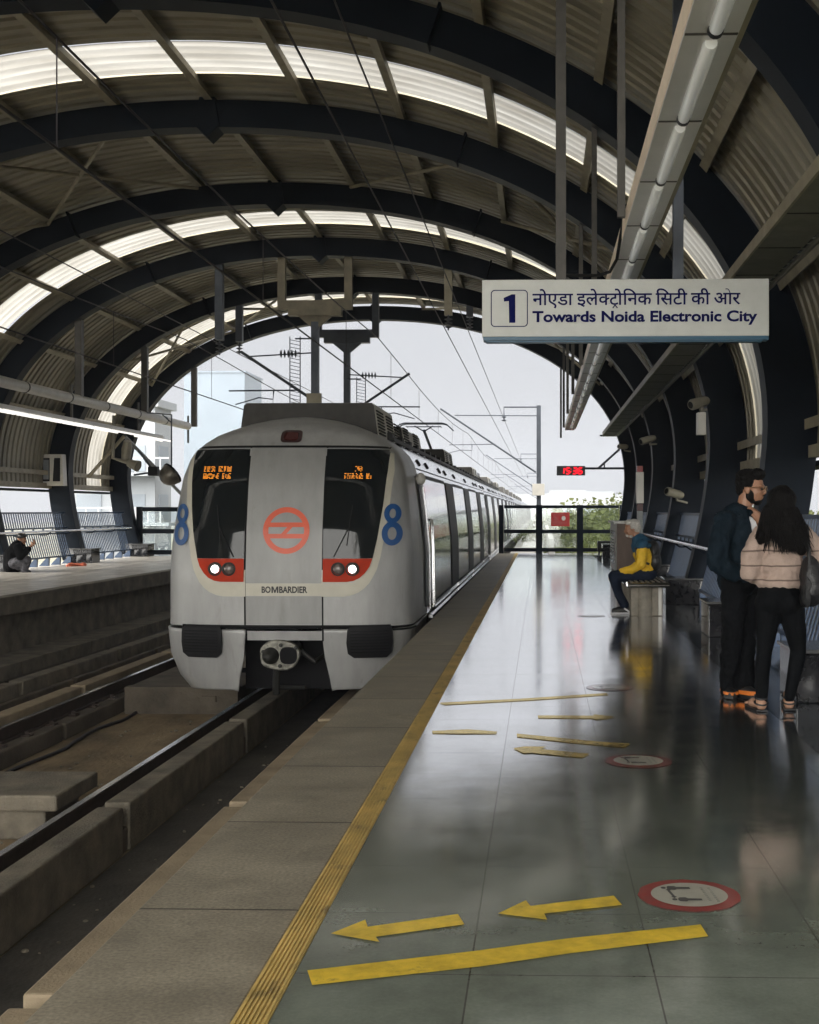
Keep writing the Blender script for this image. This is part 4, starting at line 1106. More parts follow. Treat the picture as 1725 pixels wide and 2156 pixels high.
for a, c in ((-12.5, -10.82), (-10.62, -9.18)):
    for z in (1.47, .78, .12): MB().box(a, c, 38.41, 38.49, z-.07, z+.07).build('rail', M['rib'], fg)
    MB().box(a+.01, c-.01, 38.445, 38.455, .19, 1.4).build('glass_pane', M['pane'], fg)

# cctv cameras, loudspeakers and boxes on the ribs
def cctv(px, py, Y, label, ln=.30, tilt=-.25, side=1, group='cameras on the ribs'):
    p = at(px, py, Y)
    t = thing('security_camera', label, 'camera', tuple(p), group=group)
    d = Vector((-.80*side, -.55, tilt)).normalized(); q = p-d*ln
    MB().lathe([(.07, 0), (.085, .03), (.08, ln*.8), (.06, ln)], p, -d, 14).build('housing', M['cctv'], t, smooth=40)
    MB().lathe([(.055, -.004), (.05, .0)], p, -d, 14).build('lens', M['black'], t)
    MB().tube([p-d*ln*.6, p-d*ln*.6+Vector((.02*side, 0, -.12)), p-d*ln+Vector((.10*side, .05, -.14))], .022, 8).build('bracket', M['cctv'], t, smooth=40)
cctv(1455, 853, 18.8, 'fat beige camera housing on a rib, largest and topmost', .38)
cctv(1350, 930, 28.3, 'beige camera housing below the cable tray end', .42)
cctv(1404, 1034, 23.4, 'small beige camera halfway up a rib above the bench', .40, .2)
cctv(1303, 940, 37.8, 'tiny beige camera near the clock arm', .34, 0)
p = at(1475, 893, 18.85)
bx = thing('rib_junction_box', 'narrow white metal box mounted on an arch rib', 'junction box', tuple(p))
MB().box(p.x-.055, p.x+.07, 18.7, 18.9, p.z-.17, p.z+.17).build('box_body', M['white'], bx, bevel=.008)
MB().tube([(p.x+.02, 18.85, p.z+.17), (p.x+.03, 18.85, p.z+.33)], .015, 6).build('conduit', M['cctv'], bx)
p = at(268, 945, 33.0)
sc = thing('far_camera', 'beige camera on a bent pipe over the far platform', 'camera', tuple(p))
MB().lathe([(.12, -.28), (.14, 0), (.10, .22)], p, (.2, -.3, 1), 14).build('housing', M['cctv'], sc, smooth=40)
MB().tube([p+Vector((-.35, 0, .9)), p+Vector((-.38, 0, -.25)), p+Vector((-.1, 0, -.33)), p+Vector((.15, 0, -.4))], .05, 8).build('pipe', M['cctv'], sc, smooth=40)
MB().lathe([(.10, 0), (.16, .3)], p+Vector((.05, 0, -.38)), (.9, -.2, -.3), 12).build('horn', M['cctv'], sc, smooth=40)
c0, c1 = at(91, 957, 33.2), at(139, 1023, 33.2)
cb = thing('wall_cabinet', 'white metal cabinet with two dark framed windows on a far rib', 'cabinet', (c0.x, 33.2, c1.z))
MB().prism([(c0.x+.06, c0.z), (c1.x-.02, c0.z), (c1.x+.02, c1.z), (c0.x-.02, c1.z)], 33.0, 33.28).build('case', M['white'], cb, bevel=.012)
W_, H_ = c1.x-c0.x, c0.z-c1.z
for u, m in ((.14, 'bldg'), (.60, 'black')):
    fr = MB().prism([(c0.x+u*W_-.02, c1.z+.14*H_), (c0.x+(u+.29)*W_, c1.z+.14*H_), (c0.x+(u+.29)*W_, c1.z+.88*H_), (c0.x+u*W_+.02, c1.z+.88*H_)], 32.98, 33.01).build('window_frame', M['black'], cb, bevel=.01)
    MB().box(c0.x+(u+.03)*W_, c0.x+(u+.26)*W_, 32.97, 32.978, c1.z+.2*H_, c1.z+.82*H_).build('window_glass', M[m], fr)
# convex mirror on its rod frame by the far platform end
p = at(362, 998, 33.4)
cm = thing('convex_mirror', 'dark domed convex mirror on a thin rod frame beside the train roof', 'mirror', tuple(p))
MB().lathe([(.30, -.05), (.30, .05), (.27, .16), (.20, .26), (.11, .32), (.002, .34)], p, (-.55, -.45, -.55), 24).build('dome', M['dishdark'], cm, smooth=60)
MB().lathe([(.32, -.06), (.32, -.01), (.29, -.01), (.29, -.06)], p, (-.55, -.45, -.55), 24).build('rim', M['black'], cm)
a = at(362, 873, 33.4); c = at(300, 868, 33.4)
MB().tube([p+Vector((0, 0, .1)), a, c], .022, 6).build('rod_frame', M['bluegrey'], cm)
MB().tube([a+Vector((0, 0, -.22)), a+Vector((-.25, 0, 0))], .018, 6).build('rod_frame', M['bluegrey'], cm)
MB().box(p.x-.62, p.x-.36, 33.3, 33.5, p.z-.05, p.z+.2).build('mirror_box', M['black'], cm)
MB().tube([p+Vector((-.5, 0, .05)), at(283, 1000, 33.4)], .03, 6).build('rod_frame', M['bluegrey'], cm)
MB().tube([p+Vector((-.5, 0, .1)), at(292, 948, 33.4)], .035, 6).build('rod_frame', M['bluegrey'], cm)

# emergency post, wooden cabinet, small black box
PY = 22.0
p = at(1348, 1075, PY)
ep = thing('call_post', 'slim grey post with tall white box and red cap behind the bench', 'post', (p.x, PY, 0))
MB().box(p.x-.05, p.x+.05, PY-.05, PY+.05, 0, p.z).build('pole', M['pole'], ep)
for a, c, m, nme, wd in ((1076, 1060, 'maroon', 'base_band', .055), (1059.6, 994, 'white', 'call_box', .066), (993.6, 981, 'redsticker', 'cap', .052)):
    z0, z1 = at(1348, a, PY).z, at(1348, c, PY).z
    MB().box(p.x-wd, p.x+wd, PY-wd, PY+wd, z0, z1).build(nme, M[m], ep, bevel=.008)
a = at(1286, 1100, 28.2); c = at(1322, 1100, 28.2)
kx0, kx1 = 1.70, 2.25
kz = at(1290, 1100, 28.2).z
ks = thing('wooden_cabinet', 'brown wooden cabinet with pale top and red printed end, behind the seated man', 'cabinet', ((kx0+kx1)/2, 29, 0))
MB().box(kx0+.03, kx1, 28.2, 30.4, 0, kz-.03).build('cabinet_body', M['kioskside'], ks)
MB().box(kx0-.05, kx1+.04, 28.1, 30.5, kz-.029, kz+.02).build('cabinet_top', M['white'], ks)
MB().box(kx0, kx0+.029, 28.25, 30.35, .05, kz-.04).build('side_panel', M['white'], ks)
MB().box(kx0-.008, kx0-.001, 28.5, 30.1, .2, kz-.2).build('poster', M['maroon'], ks)
b = MB()
for k in range(9): b.box(kx0-.012, kx0-.009, 28.7+.01*k, 29.8, .28+k*.07, .31+k*.07)
b.build('poster_line', M['white'], ks)
a = at(1259, 1139, 40.6); c = at(1290, 1165, 40.6)
bb = thing('equipment_box', 'small black equipment box on legs beside the end gate', 'box', ((a.x+c.x)/2, 40.6, 0))
MB().box(a.x, c.x, 40.4, 40.9, .12, a.z).build('box_body', M['black'], bb, bevel=.01)
b = MB()
for x in (a.x+.03, c.x-.07):
    for y in (40.42, 40.84): b.box(x, x+.04, y, y+.04, 0, .119)
b.build('box_foot', M['black'], bb)

# bench
by0, by1 = 16.5, 18.9
bx0, bx1 = at(1322, 1230, 16.6).x, at(1410, 1230, 16.6).x
bn = thing('bench', 'stone pedestal bench with dark slatted metal seat', 'bench', ((bx0+bx1)/2, 17.7, 0))
pro = []
for k in range(10): t_ = math.pi*k/9; pro.append((by0+.10-.10*math.sin(t_), .395+.035-.035*math.cos(t_)))
st = MB().prism([(y, z) for y, z in pro]+[(by1, .465), (by1, .395)], bx0, bx1, 'x').build('seat', M['benchtop'], bn, smooth=40)
b = MB()
for k in range(7):
    x = bx0+.06+k*(bx1-bx0-.12)/6; b.box(x-.015, x+.015, by0+.12, by1-.05, .466, .474)
b.build('slat', M['bench'], st)
MB().box(bx0-.022, bx0-.001, by0+.06, by1, .415, .475).build('seat_edge', M['handrail'], bn)
for y in (16.75, 18.35):
    lg_ = MB().box(bx0+.06, bx1-.07, y+.03, y+.34, 0, .394).build('pedestal', M['bench'], bn, bevel=.012)
    MB().tube([((bx0+bx1)/2-.03, y+.09, .001), ((bx0+bx1)/2-.03, y+.09, .393)], .115, 24).build('round_pillar', M['bench'], lg_, smooth=40)
    MB().box(bx1-.128, bx1-.085, y+.022, y+.0285, .01, .39).build('pale_strip', M['white'], lg_)

# floor markings
def poly_floor(name, pts, m, z=.0045, parent=None):
    P = [onz(x, y) for x, y in pts]
    return MB().add([(p.x, p.y, z) for p in P], [tuple(range(len(P)))]).build(name, m, parent, fix=False)
def arrow(name, pts, m, label, group=None):
    o = poly_floor(name, pts, m); tag(o, label, 'floor marking', group); return o
arrow('floor_arrow', [(697, 1968), (770, 1939), (775, 1954), (965, 1927), (979, 1949), (792, 1975), (800, 1986)], M['yellow'], 'yellow floor arrow nearest the tactile strip')
arrow('floor_arrow', [(1049, 1926), (1108, 1898), (1118, 1910), (1293, 1888), (1311, 1908), (1147, 1926), (1153, 1939)], M['yellow'], 'yellow floor arrow between the other arrow and the round sticker')
o = poly_floor('floor_stripe', [(648, 2046), (1000, 2005), (1200, 1978), (1476, 1949), (1492, 1974), (1200, 2010), (1010, 2038), (658, 2077)], M['yellow'])
tag(o, 'long yellow tape stripe across the floor below the arrows', 'floor marking')
sc_ = .6957
def c5(x, y): return ((1050+x*.4058)/1.1872, (1550+y*.4058)/1.1872)
arrow('worn_stripe', [c5(*p) for p in ((598, 702), (700, 712), (1100, 752), (1300, 765), (1262, 787), (980, 762), (720, 735), (600, 722))], M['wornyellow'], 'worn yellow tape stripe beside the farther round sticker')
arrow('worn_arrow', [c5(*p) for p in ((575, 793), (640, 782), (780, 783), (745, 797), (1050, 828), (1000, 850), (690, 822), (640, 824))], M['wornyellow'], 'worn yellow floor arrow in the bright reflection')
arrow('worn_stripe', [c5(*p) for p in ((75, 686), (300, 676), (480, 690), (470, 702), (250, 703), (80, 700))], M['wornyellow'], 'scuffed brown tape remnant beside the tactile strip')
arrow('worn_stripe', [c5(*p) for p in ((110, 512), (600, 488), (1150, 452), (1165, 462), (700, 495), (160, 524))], M['wornyellow'], 'long thin worn stripe far along the platform')
arrow('worn_arrow', [c5(*p) for p in ((728, 590), (1070, 592), (1072, 583), (1215, 600), (1090, 617), (1060, 608), (730, 606))], M['wornyellow'], 'faded floor arrow pointing to the wall beyond the worn stripe')
def sticker(px, py, label, rx, simple=False):
    c = onz(px, py); r = rx
    t = thing('floor_sticker', label, 'floor sticker', (c.x, c.y, 0), 'round distancing stickers')
    rnd = random.Random(int(px)); n = 48
    def circ(rad, z, j=0): return [(c.x+(rad+(rnd.random()-.5)*j)*math.cos(2*math.pi*k/n), c.y+(rad+(rnd.random()-.5)*j)*math.sin(2*math.pi*k/n), z) for k in range(n)]
    MB().add(circ(r, .003, .008), [tuple(range(n))]).build('ring', M['redsticker'], t, fix=False)
    MB().add(circ(r*.745, .0055), [tuple(range(n))]).build('disc', M['whitesticker'], t, fix=False)
    if simple: return t
    b = MB()
    def E_(cx, cy_, a, bb_): b.add([(c.x+r*(cx+a*math.cos(2*math.pi*k/14)), c.y+r*(cy_+bb_*math.sin(2*math.pi*k/14)), .008) for k in range(14)], [tuple(range(14))])
    for (hx, hy) in ((-.47, .36), (-.32, -.36)):
        E_(hx, hy, .05, .065)
        pts = [(.07, .06), (.10, .12), (.22, .13), (.26, .07), (.52, .06), (.53, -.05), (.26, -.06), (.22, -.12), (.10, -.11), (.07, -.05)]
        b.add([(c.x+r*(hx+x), c.y+r*(hy+y), .008) for x, y in pts], [tuple(range(10))])
    pts = [(-.36, .20), (-.41, .20), (-.38, .26), (-.33, .20)]
    b.bar((c.x-.385*r, c.y+.20*r, .0078), (c.x-.315*r, c.y-.18*r, .0078), .05*r, .001)
    for yy, sg, xx in ((.20, 1, -.385), (-.18, -1, -.315)):
        b.add([(c.x+(xx-.06)*r, c.y+yy*r, .0085), (c.x+(xx+.06)*r, c.y+yy*r, .0085), (c.x+xx*r, c.y+(yy+.11*sg)*r, .0085)], [(0, 1, 2)])
    b.build('pictogram', M['greyink'], t, fix=False)
    b = MB()
    for ln, x0 in enumerate((.25, .40)):
        y = .40
        while y > -.42:
            l_ = .04+rnd.random()*.06
            b.box(c.x+r*(x0+.10*(.4-y)), c.x+r*(x0+.05+.10*(.4-y)), c.y+r*(y-l_), c.y+r*y, .0075, .008); y -= l_+.025
    b.build('worn_text', M['paleink'], t, fix=False)
    return t
sticker(1452, 1886, 'round red and white floor sticker nearest the viewer', .19)
sticker(1345, 1603, 'round red and white floor sticker by the worn yellow stripe', .19)
sticker(1284, 1448, 'round floor sticker fading into the reflection near the couple', .19)
sticker(1246, 1297, 'small round floor sticker left of the bench, farthest away', .19, True)

# ------------------------------------------------------------------ overhead line equipment
def drop_mast(Y, X, label, arm_sign, m, zbeam, zbot):
    t = thing('drop_mast', label, 'overhead line mast', (X, Y, zbot), 'drop masts hung from the arches')
    for sg in (-1, 1):
        MB().box(X+sg*.78-.09, X+sg*.78+.09, Y-.08, Y+.08, zbeam, roof_z(X)+.1).build('hanger_post', m, t)
    MB().box(X-.87, X+.87, Y-.09, Y+.09, zbeam-.21, zbeam-.001).build('cross_beam', m, t)
    MB().box(X-.62, X+.62, Y-.12, Y+.12, zbeam-.36, zbeam-.212).build('cross_plate', m, t)
    MB().prism([(X-.40, zbeam-.361), (X+.40, zbeam-.361), (X+.09, zbeam-.62), (X-.09, zbeam-.62)], Y-.05, Y+.05).build('gusset', m, t)
    MB().box(X-.085, X+.085, Y-.085, Y+.085, zbot, zbeam-.5).build('mast', M['bluegrey'], t)
    b = MB(); s_ = arm_sign; za = zbeam-1.25
    b.tube([(X, Y-.1, za-1.1), (X+s_*1.72, Y-.1, za+.05)], .035, 8)
    b.tube([(X+s_*.05, Y-.1, za+.02), (X+s_*1.5, Y-.1, za-.06)], .018, 6)
    b.tube([(X+s_*.4, Y-.1, za-.85), (X+s_*2.0, Y-.1, za-.86)], .02, 6)
    b.tube([(X+s_*.95, Y-.1, za-.86), (X+s_*.97, Y-.1, za-1.06), (X+s_*1.3, Y-.1, za-1.02), (X+s_*1.85, Y-.1, za-1.18)], .014, 6)
    b.build('cantilever', M['bluegrey'], t, smooth=40)
    b = MB()
    for k in range(5): b.lathe([(.03, 0), (.10, .02), (.03, .045)], (X+s_*(.42+k*.085), Y-.1, za), (s_, 0, 0), 12)
    b.build('insulator', M['bluegrey'], t, smooth=40)
    b = MB(); xw = X-s_*.0-.0
    xl = X+(-.45 if arm_sign < 0 else .40)
    for dx in (-.12, .12): b.tube([(xl+dx, Y-.12, zbot+.1), (xl+dx, Y-.12, zbeam-.85 if arm_sign < 0 else zbeam-1.3)], .012, 6)
    k = zbot+.15
    while k < (zbeam-.85 if arm_sign < 0 else zbeam-1.3): b.tube([(xl-.12, Y-.12, k), (xl+.12, Y-.12, k-.05)], .008, 5); k += .085
    b.tube([(xl, Y-.1, zbeam-.9 if arm_sign < 0 else zbeam-1.35), (X, Y-.1, zbeam-.9 if arm_sign < 0 else zbeam-1.35)], .02, 6)
    b.build('guard_mesh', M['bluegrey'], t)
    MB().box(X-.17, X+.17, Y-.2, Y-.09, zbot+.55, zbot+.85).build('number_plate', M['purlin'], t)
    return t
M['drop'] = mat('drop_beam_paint', (.20, .175, .125), .6, var=.25, scale=4)
drop_mast(28.7, -5.27, 'beige beam and mast hung under the arch, nearer one', -1, M['drop'], 6.33, 3.3)
drop_mast(33.5, -5.28, 'dark beam and mast hung under the arch, farther one', 1, M['bluegrey'], 6.35, 3.3)
stubs = [(463, 668, 716, 28.7, 'left pale square post hung over the empty track, nearer'), (505, 655, 720, 33.5, 'dark square post with a round insulator over the empty track'),
         (945, 588, 664, 28.7, 'pale square post hung to the right of the drop masts'), (990, 600, 668, 33.5, 'square post close to the sign with wire insulators')]
for px, a, c, Y, lab in stubs:
    p = at(px, c, Y); t = thing('wire_post', lab, 'hanging post', (p.x, Y, p.z), 'posts hung from the arches')
    MB().box(p.x-.09, p.x+.09, Y-.09, Y+.09, p.z, roof_z(p.x)+.2).build('post', M['purlin' if Y < 30 and px > 500 else 'bluegrey'], t)
    b = MB()
    for k in range(3): b.lathe([(.03, 0), (.10, .03), (.03, .06)], (p.x, Y, p.z-.12-k*.09), (0, 0, 1), 12)
    b.tube([(p.x, Y, p.z), (p.x, Y, p.z-.35)], .02, 6); b.build('insulator', M['bluegrey'], t, smooth=40)
def wire(label, X, z, ya=-5.5, yb=160, r=.010, sag=0.0, step=12):
    pts = []; n = int((yb-ya)/step)+1
    for k in range(n+1):
        y = ya+(yb-ya)*k/n
        pts.append((X, y, z-sag*(math.sin(math.pi*((y+5.5) % 30)/30))))
    o = MB().tube(pts, r, 6).build('overhead_wire', M['wire']); tag(o, label, 'wire'); return o
wire('contact wire above the train just over its pantograph', TX, 3.80, r=.011)
wire('catenary wire above the contact wire over the train', TX, 4.80, r=.010, sag=.28, step=3)
wire('contact wire above the empty track', -6.98, 3.80, r=.011)
wire('catenary wire above the contact wire of the empty track', -6.98, 4.80, r=.010, sag=.28, step=3)
wire('feeder wire high under the roof on the near side, outer one', -2.22, 5.63, yb=160, r=.013)
wire('feeder wire high under the roof on the near side, inner one', -1.66, 5.53, yb=160, r=.010)
wire('feeder wire high under the roof on the far side', -8.1, 5.63, yb=160, r=.011)
b = MB()
for Xw in (TX, -6.98):
    for y in range(8, 120, 6): b.tube([(Xw, y, 3.8), (Xw, y, 4.80-.28*math.sin(math.pi*((y+5.5) % 30)/30))], .005, 5)
tag(b.build('wire_dropper', M['wire']), 'thin dropper wires between the catenary and contact wires', 'wire', kind='stuff')
# lineside masts beyond the gate
def line_mast(Y, X, h, label, arms=True):
    t = thing('line_mast', label, 'overhead line mast', (X, Y, -.35), 'line masts along the viaduct')
    b = MB().box(X-.075, X+.075, Y-.10, Y-.08, -.35, h); b.box(X-.075, X+.075, Y+.08, Y+.10, -.35, h); b.box(X-.02, X+.02, Y-.08, Y+.08, -.35, h)
    b.build('mast', M['bluegrey'], t)
    b = MB()
    b.tube([(X, Y, 4.7), (X-2.9, Y, 4.72)], .02, 6); b.tube([(X-.1, Y, 2.75), (X-3.4, Y, 4.95)], .03, 8)
    b.tube([(X-1.5, Y, 3.72), (X-3.1, Y, 3.70)], .016, 6); b.tube([(X-2.3, Y, 3.7), (X-2.3, Y, 3.5), (X-2.7, Y, 3.52), (X-3.1, Y, 3.42)], .012, 6)
    b.build('cantilever', M['bluegrey'], t, smooth=40)
    b = MB().tube([(X, Y, h-.05), (X-1.2, Y, h-.05), (X-1.2, Y, h-.5)], .03, 6)
    for k in range(2): b.lathe([(.03, 0), (.10, .03), (.03, .06)], (X-1.2, Y, h-.42-k*.12), (0, 0, 1), 10)
    b.build('feeder_arm', M['bluegrey'], t, smooth=40)
    if Y < 50:
        MB().box(X-.22, X+.20, Y-.18, Y-.101, 1.95, 2.35).build('sign_plate', M['white'], t)
    return t
for Y, lab in ((42.6, 'tall galvanised line mast just beyond the end gate'), (78, 'second line mast beyond the end gate'), (118, 'third line mast beyond the gate, thin in the distance'), (165, 'farthest and thinnest line mast beyond the gate')):
    line_mast(Y, -.08, 5.05, lab)

# ------------------------------------------------------------------ outside: buildings, trees
def building(name, label, x0, x1, y0, y1, z1, m, fl=3.2, balcony=False, bands=True, z0=-10):
    t = thing(name, label, 'building', ((x0+x1)/2, (y0+y1)/2, z0))
    MB().box(x0, x1, y0, y1, z0, z1).build('wall', m, t)
    MB().box(x0-.3, x1+.3, y0-.3, y1+.3, z1+.003, z1+.5).build('roof', m, t)
    z = z0+1.2; k = 0
    while z+2 < z1 and k < 30:
        if balcony:
            MB().box(x0+1, x1+1.4, y0-1.6, y0-.01, z-.35, z-.15).build('balcony', M['bldg'], t)
            b = MB(); b.box(x0+1, x1+1.4, y0-1.62, y0-1.55, z+.75, z+.85)
            x = x0+1
            while x < x1+1.4: b.box(x, x+.08, y0-1.6, y0-1.55, z-.15, z+.75); x += .8
            b.build('balcony_railing', M['bldggrey'], t)
        if bands:
            n = max(2, int((x1-x0)/3.2)); wd = (x1-x0)/n
            for i in range(n): MB().box(x0+wd*i+wd*.22, x0+wd*i+wd*.78, y0-.06, y0-.002, z, z+1.7).build('window', M['bldgglass'], t)
            n2 = max(1, int((y1-y0)/4)); wd = (y1-y0)/n2
            for i in range(n2): MB().box(x1+.002, x1+.06, y0+wd*i+wd*.22, y0+wd*i+wd*.78, z, z+1.7).build('window', M['bldgglass'], t)
        z += fl; k += 1
    return t
building('apartment_block', 'hazy white apartment block with balconies beyond the far platform end', -31, -25.2, 80, 83.5, 8.2, M['bldg'], balcony=True)
p0, p1 = at(388, 785, 330), at(516, 800, 330)
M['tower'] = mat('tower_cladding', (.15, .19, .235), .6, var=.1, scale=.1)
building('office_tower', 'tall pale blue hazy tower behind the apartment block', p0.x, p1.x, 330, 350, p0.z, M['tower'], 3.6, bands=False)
building('street_house', 'long low white building outside the far platform railing', -48, -33, 16, 40, 2.4, M['bldg'])
building('street_house', 'white building with grey windows behind the far platform slats', -47, -35, 44, 72, 3.2, M['bldg'])
random.seed(21)
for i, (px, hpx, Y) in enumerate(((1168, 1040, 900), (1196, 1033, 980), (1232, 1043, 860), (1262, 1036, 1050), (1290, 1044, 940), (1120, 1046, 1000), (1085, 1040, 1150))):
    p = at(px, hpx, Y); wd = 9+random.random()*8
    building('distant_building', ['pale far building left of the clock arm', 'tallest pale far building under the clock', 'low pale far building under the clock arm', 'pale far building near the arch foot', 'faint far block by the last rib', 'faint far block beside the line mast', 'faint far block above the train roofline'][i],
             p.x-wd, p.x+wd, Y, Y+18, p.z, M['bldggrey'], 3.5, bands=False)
def crown_mesh(seed, m):
    rnd = random.Random(seed); b = MB()
    lobes = [(Vector((rnd.uniform(-1.6, 1.6), rnd.uniform(-1.6, 1.6), rnd.uniform(-1.1, 1.5))), rnd.uniform(.7, 1.25)) for _ in range(15)]
    for c, r in lobes:
        for _ in range(380):
            d = Vector((rnd.gauss(0, 1), rnd.gauss(0, 1), rnd.gauss(0, 1))).normalized()
            p = c+d*r*(rnd.random()**.35)
            n_ = (d+Vector((rnd.gauss(0, .6), rnd.gauss(0, .6), rnd.gauss(0, .6)))).normalized()
            a = n_.orthogonal().normalized(); a.rotate(Matrix.Rotation(rnd.random()*6.28, 3, n_)); e_ = n_.cross(a); s_ = rnd.uniform(.05, .115)
            b.add([p-a*s_*.5, p-e_*s_*.8+n_*.02, p+a*s_*1.4, p+e_*s_*.8+n_*.02], [(0, 1, 2, 3)])
    o = b.build('crown', m, None, fix=False); return o
protos = []
for k in range(3):
    t = thing('roadside_tree', 'tree', 'tree', (0, 0, -10), 'trees below the viaduct')
    cr = crown_mesh(40+k, M['leaf' if k != 1 else 'leafdk']); cr.parent = t; cr.location = (0, 0, 7.35); cr.scale = (1.9, 1.9, 1.7)
    b = MB().tube([(0, 0, 0), (.1, .05, 3), (0, .1, 6), (.1, 0, 7.2)], [.32, .25, .2, .1], 8)
    for j in range(6):
        an = j*1.05+k; b.tube([(0, .1, 3.4+.4*j), (1.0*math.cos(an), 1.0*math.sin(an), 5.2+.4*j), (2.2*math.cos(an), 2.2*math.sin(an), 6.2+.4*j)], [.13, .08, .03], 6)
    tr = b.build('trunk', M['bark'], None, smooth=40); tr.parent = t
    protos.append(t)
spots = []
rnd = random.Random(5)
for k in range(90):
    Y = 50+k*1.7+rnd.random()*3; spots.append((2.9+(k % 6)*(2.2+Y*.018)+rnd.uniform(-1, 1.5), Y))
side = [(6.5+rnd.random()*3, y, ) for y in (9, 14, 20, 27, 33, 40, 48)]
spots += side
for i, (x, y) in enumerate(spots):
    src = protos[i % 3]
    o = src if i < 3 else dup(src, (0, 0, 0))
    o.location = (x, y, -10); s_ = rnd.uniform(.85, 1.12); o.scale = (s_, s_, s_*rnd.uniform(.92, 1.03)); o.rotation_euler = (0, 0, rnd.random()*6.28)
    o['label'] = 'bushy yellow green tree growing below the platform level' if i % 3 != 1 else 'darker green bushy tree growing below the platform level'
    o['group'] = 'trees below the viaduct' if i % 3 != 1 else 'darker trees below the viaduct'

# ------------------------------------------------------------------ people
def hand(mb, wrist, d, side, nrm, curl=.5, s=1.0):
    """palm, four bent fingers and a thumb; d towards the fingertips, nrm the palm's facing, side towards the thumb"""
    w_ = Vector(wrist); d = Vector(d).normalized(); nrm = Vector(nrm).normalized(); side = Vector(side).normalized()
    pc = w_+d*.045*s
    mb.limb([w_, pc+side*.012*s, pc+d*.045*s+side*.018*s], [.026*s, .030*s, .022*s], 10)
    mb.limb([w_, pc-side*.014*s, pc+d*.042*s-side*.022*s], [.024*s, .028*s, .020*s], 10)
    for k, ln in enumerate((.068, .078, .072, .056)):
        r0 = pc+d*.045*s+side*(.028-.019*k)*s; a = curl
        p1 = r0+(d*math.cos(a*.7)+nrm*math.sin(a*.7))*ln*.45*s; p2 = p1+(d*math.cos(a*1.7)+nrm*math.sin(a*1.7))*ln*.32*s; p3 = p2+(d*math.cos(a*2.6)+nrm*math.sin(a*2.6))*ln*.28*s
        mb.limb([r0, p1, p2, p3], [.0105*s, .0098*s, .009*s, .0078*s], 8)
    t0 = w_+d*.03*s+side*.026*s; t1 = t0+(side*.7+d*.6+nrm*.3).normalized()*.035*s; t2 = t1+(side*.2+d*.9+nrm*.45).normalized()*.03*s
    mb.limb([t0, t1, t2], [.014*s, .012*s, .009*s], 8)
def head(mb, c, yaw, s=1.0, pitch=0.0, neck=None):
    """skull, face, nose, lips, chin, ears; local +x is where the face looks"""
    Q = Matrix.Translation(Vector(c)) @ Matrix.Rotation(yaw, 4, 'Z') @ Matrix.Rotation(pitch, 4, 'Y')
    def P(x, y, z): return Q @ Vector((x*s, y*s, z*s))
    R3 = Q.to_3x3()
    def E_(x, y, z, a, b_, c_): mb.sphere(P(x, y, z), (a*s, b_*s, c_*s), 18, 12, R3)
    E_(-.012, 0, .035, .098, .076, .092); E_(.03, 0, -.025, .062, .060, .088); E_(.042, 0, -.088, .040, .038, .030)
    E_(.015, 0, -.055, .055, .058, .055)
    mb.limb([P(.084, 0, .020), P(.104, 0, -.018), P(.098, 0, -.026)], [.009*s, .014*s, .013*s], 8)
    for sg in (-1, 1):
        E_(.092, sg*.012, -.027, .010, .008, .007); E_(.070, sg*.033, -.018, .025, .020, .018)
        E_(.076, sg*.030, .030, .016, .022, .009); E_(-.008, sg*.076, -.012, .020, .010, .032)
    E_(.086, 0, -.054, .012, .024, .008); E_(.083, 0, -.067, .012, .021, .008)
    return P, R3
# --- the standing man, facing right
mx, my = 1.555, 9.53
def stand(px, z, Y): p = at(px, 1075, Y); return Vector((p.x, Y, z))
man = thing('person', 'bearded man in navy jacket and spectacles, hand raised to his chin', 'person', (mx, my, 0))
S_ = 2600/9.53
def mp(px, py, dy=0.0): return at(px, py, my+dy)
body = MB()
hc = mp(1583, 1029)
P, R3 = head(body, hc, R(-24), 1.02, R(6))
neck = mp(1566, 1075, .02)
body.limb([P(-.03, 0, -.05), neck, mp(1561, 1100, .03)], [.058, .060, .075], 12)
# raised left hand near the chin
hw = mp(1606, 1102, .16); 
fa = MB()
hand(body, mp(1602, 1106, -.10), (-.30, -.05, 1), (-.55, -.8, .1), (-.7, .5, .2), .8, 1.05)
body.limb([mp(1602, 1106, -.10), mp(1608, 1128, -.06)], [.027, .036], 10)
skin = remesh(body, 'head_and_hand', M['skin'], man, .0065, 2)
h = MB(); R4 = R3
def HE(x, y, z, a, b_, c_): h.sphere(P(x, y, z), (a, b_, c_), 18, 12, R4)
HE(-.025, 0, .088, .108, .084, .062); HE(-.055, 0, .045, .072, .083, .085); HE(.035, 0, .118, .062, .070, .040); HE(-.075, 0, .0, .045, .066, .07)
for sg in (-1, 1): HE(-.01, sg*.066, .045, .04, .018, .05)
remesh(h, 'hair', M['hair'], man, .007, 1, .006, 60, (1, 1, 1))
h = MB()
HE(.052, 0, -.094, .037, .040, .026); HE(.018, 0, -.080, .044, .057, .036)
for sg in (-1, 1): HE(.008, sg*.053, -.050, .034, .016, .044); HE(.0, sg*.064, -.02, .016, .010, .04)
HE(.098, 0, -.0445, .008, .026, .006)
remesh(h, 'beard', M['hair'], man, .006, 1, .002, 80, (1, 1, 1))
b = MB()
for sg in (-1, 1):
    b.tube([P(.102+.002, sg*(.034+.027*math.cos(t)), .006+.023*math.sin(t)) for t in [2*math.pi*k/18 for k in range(19)]], .0022, 6)
    b.tube([P(.102, sg*.060, .012), P(.05, sg*.080, .012), P(-.012, sg*.082, .010)], .0022, 6)
b.tube([P(.106, -.008, .010), P(.108, 0, .012), P(.106, .008, .010)], .0022, 6)
b.build('spectacles', M['gold'], man)
b = MB()
for sg in (-1, 1): b.sphere(P(.089, sg*.033, .008), (.009, .013, .010), 10, 8, R3)
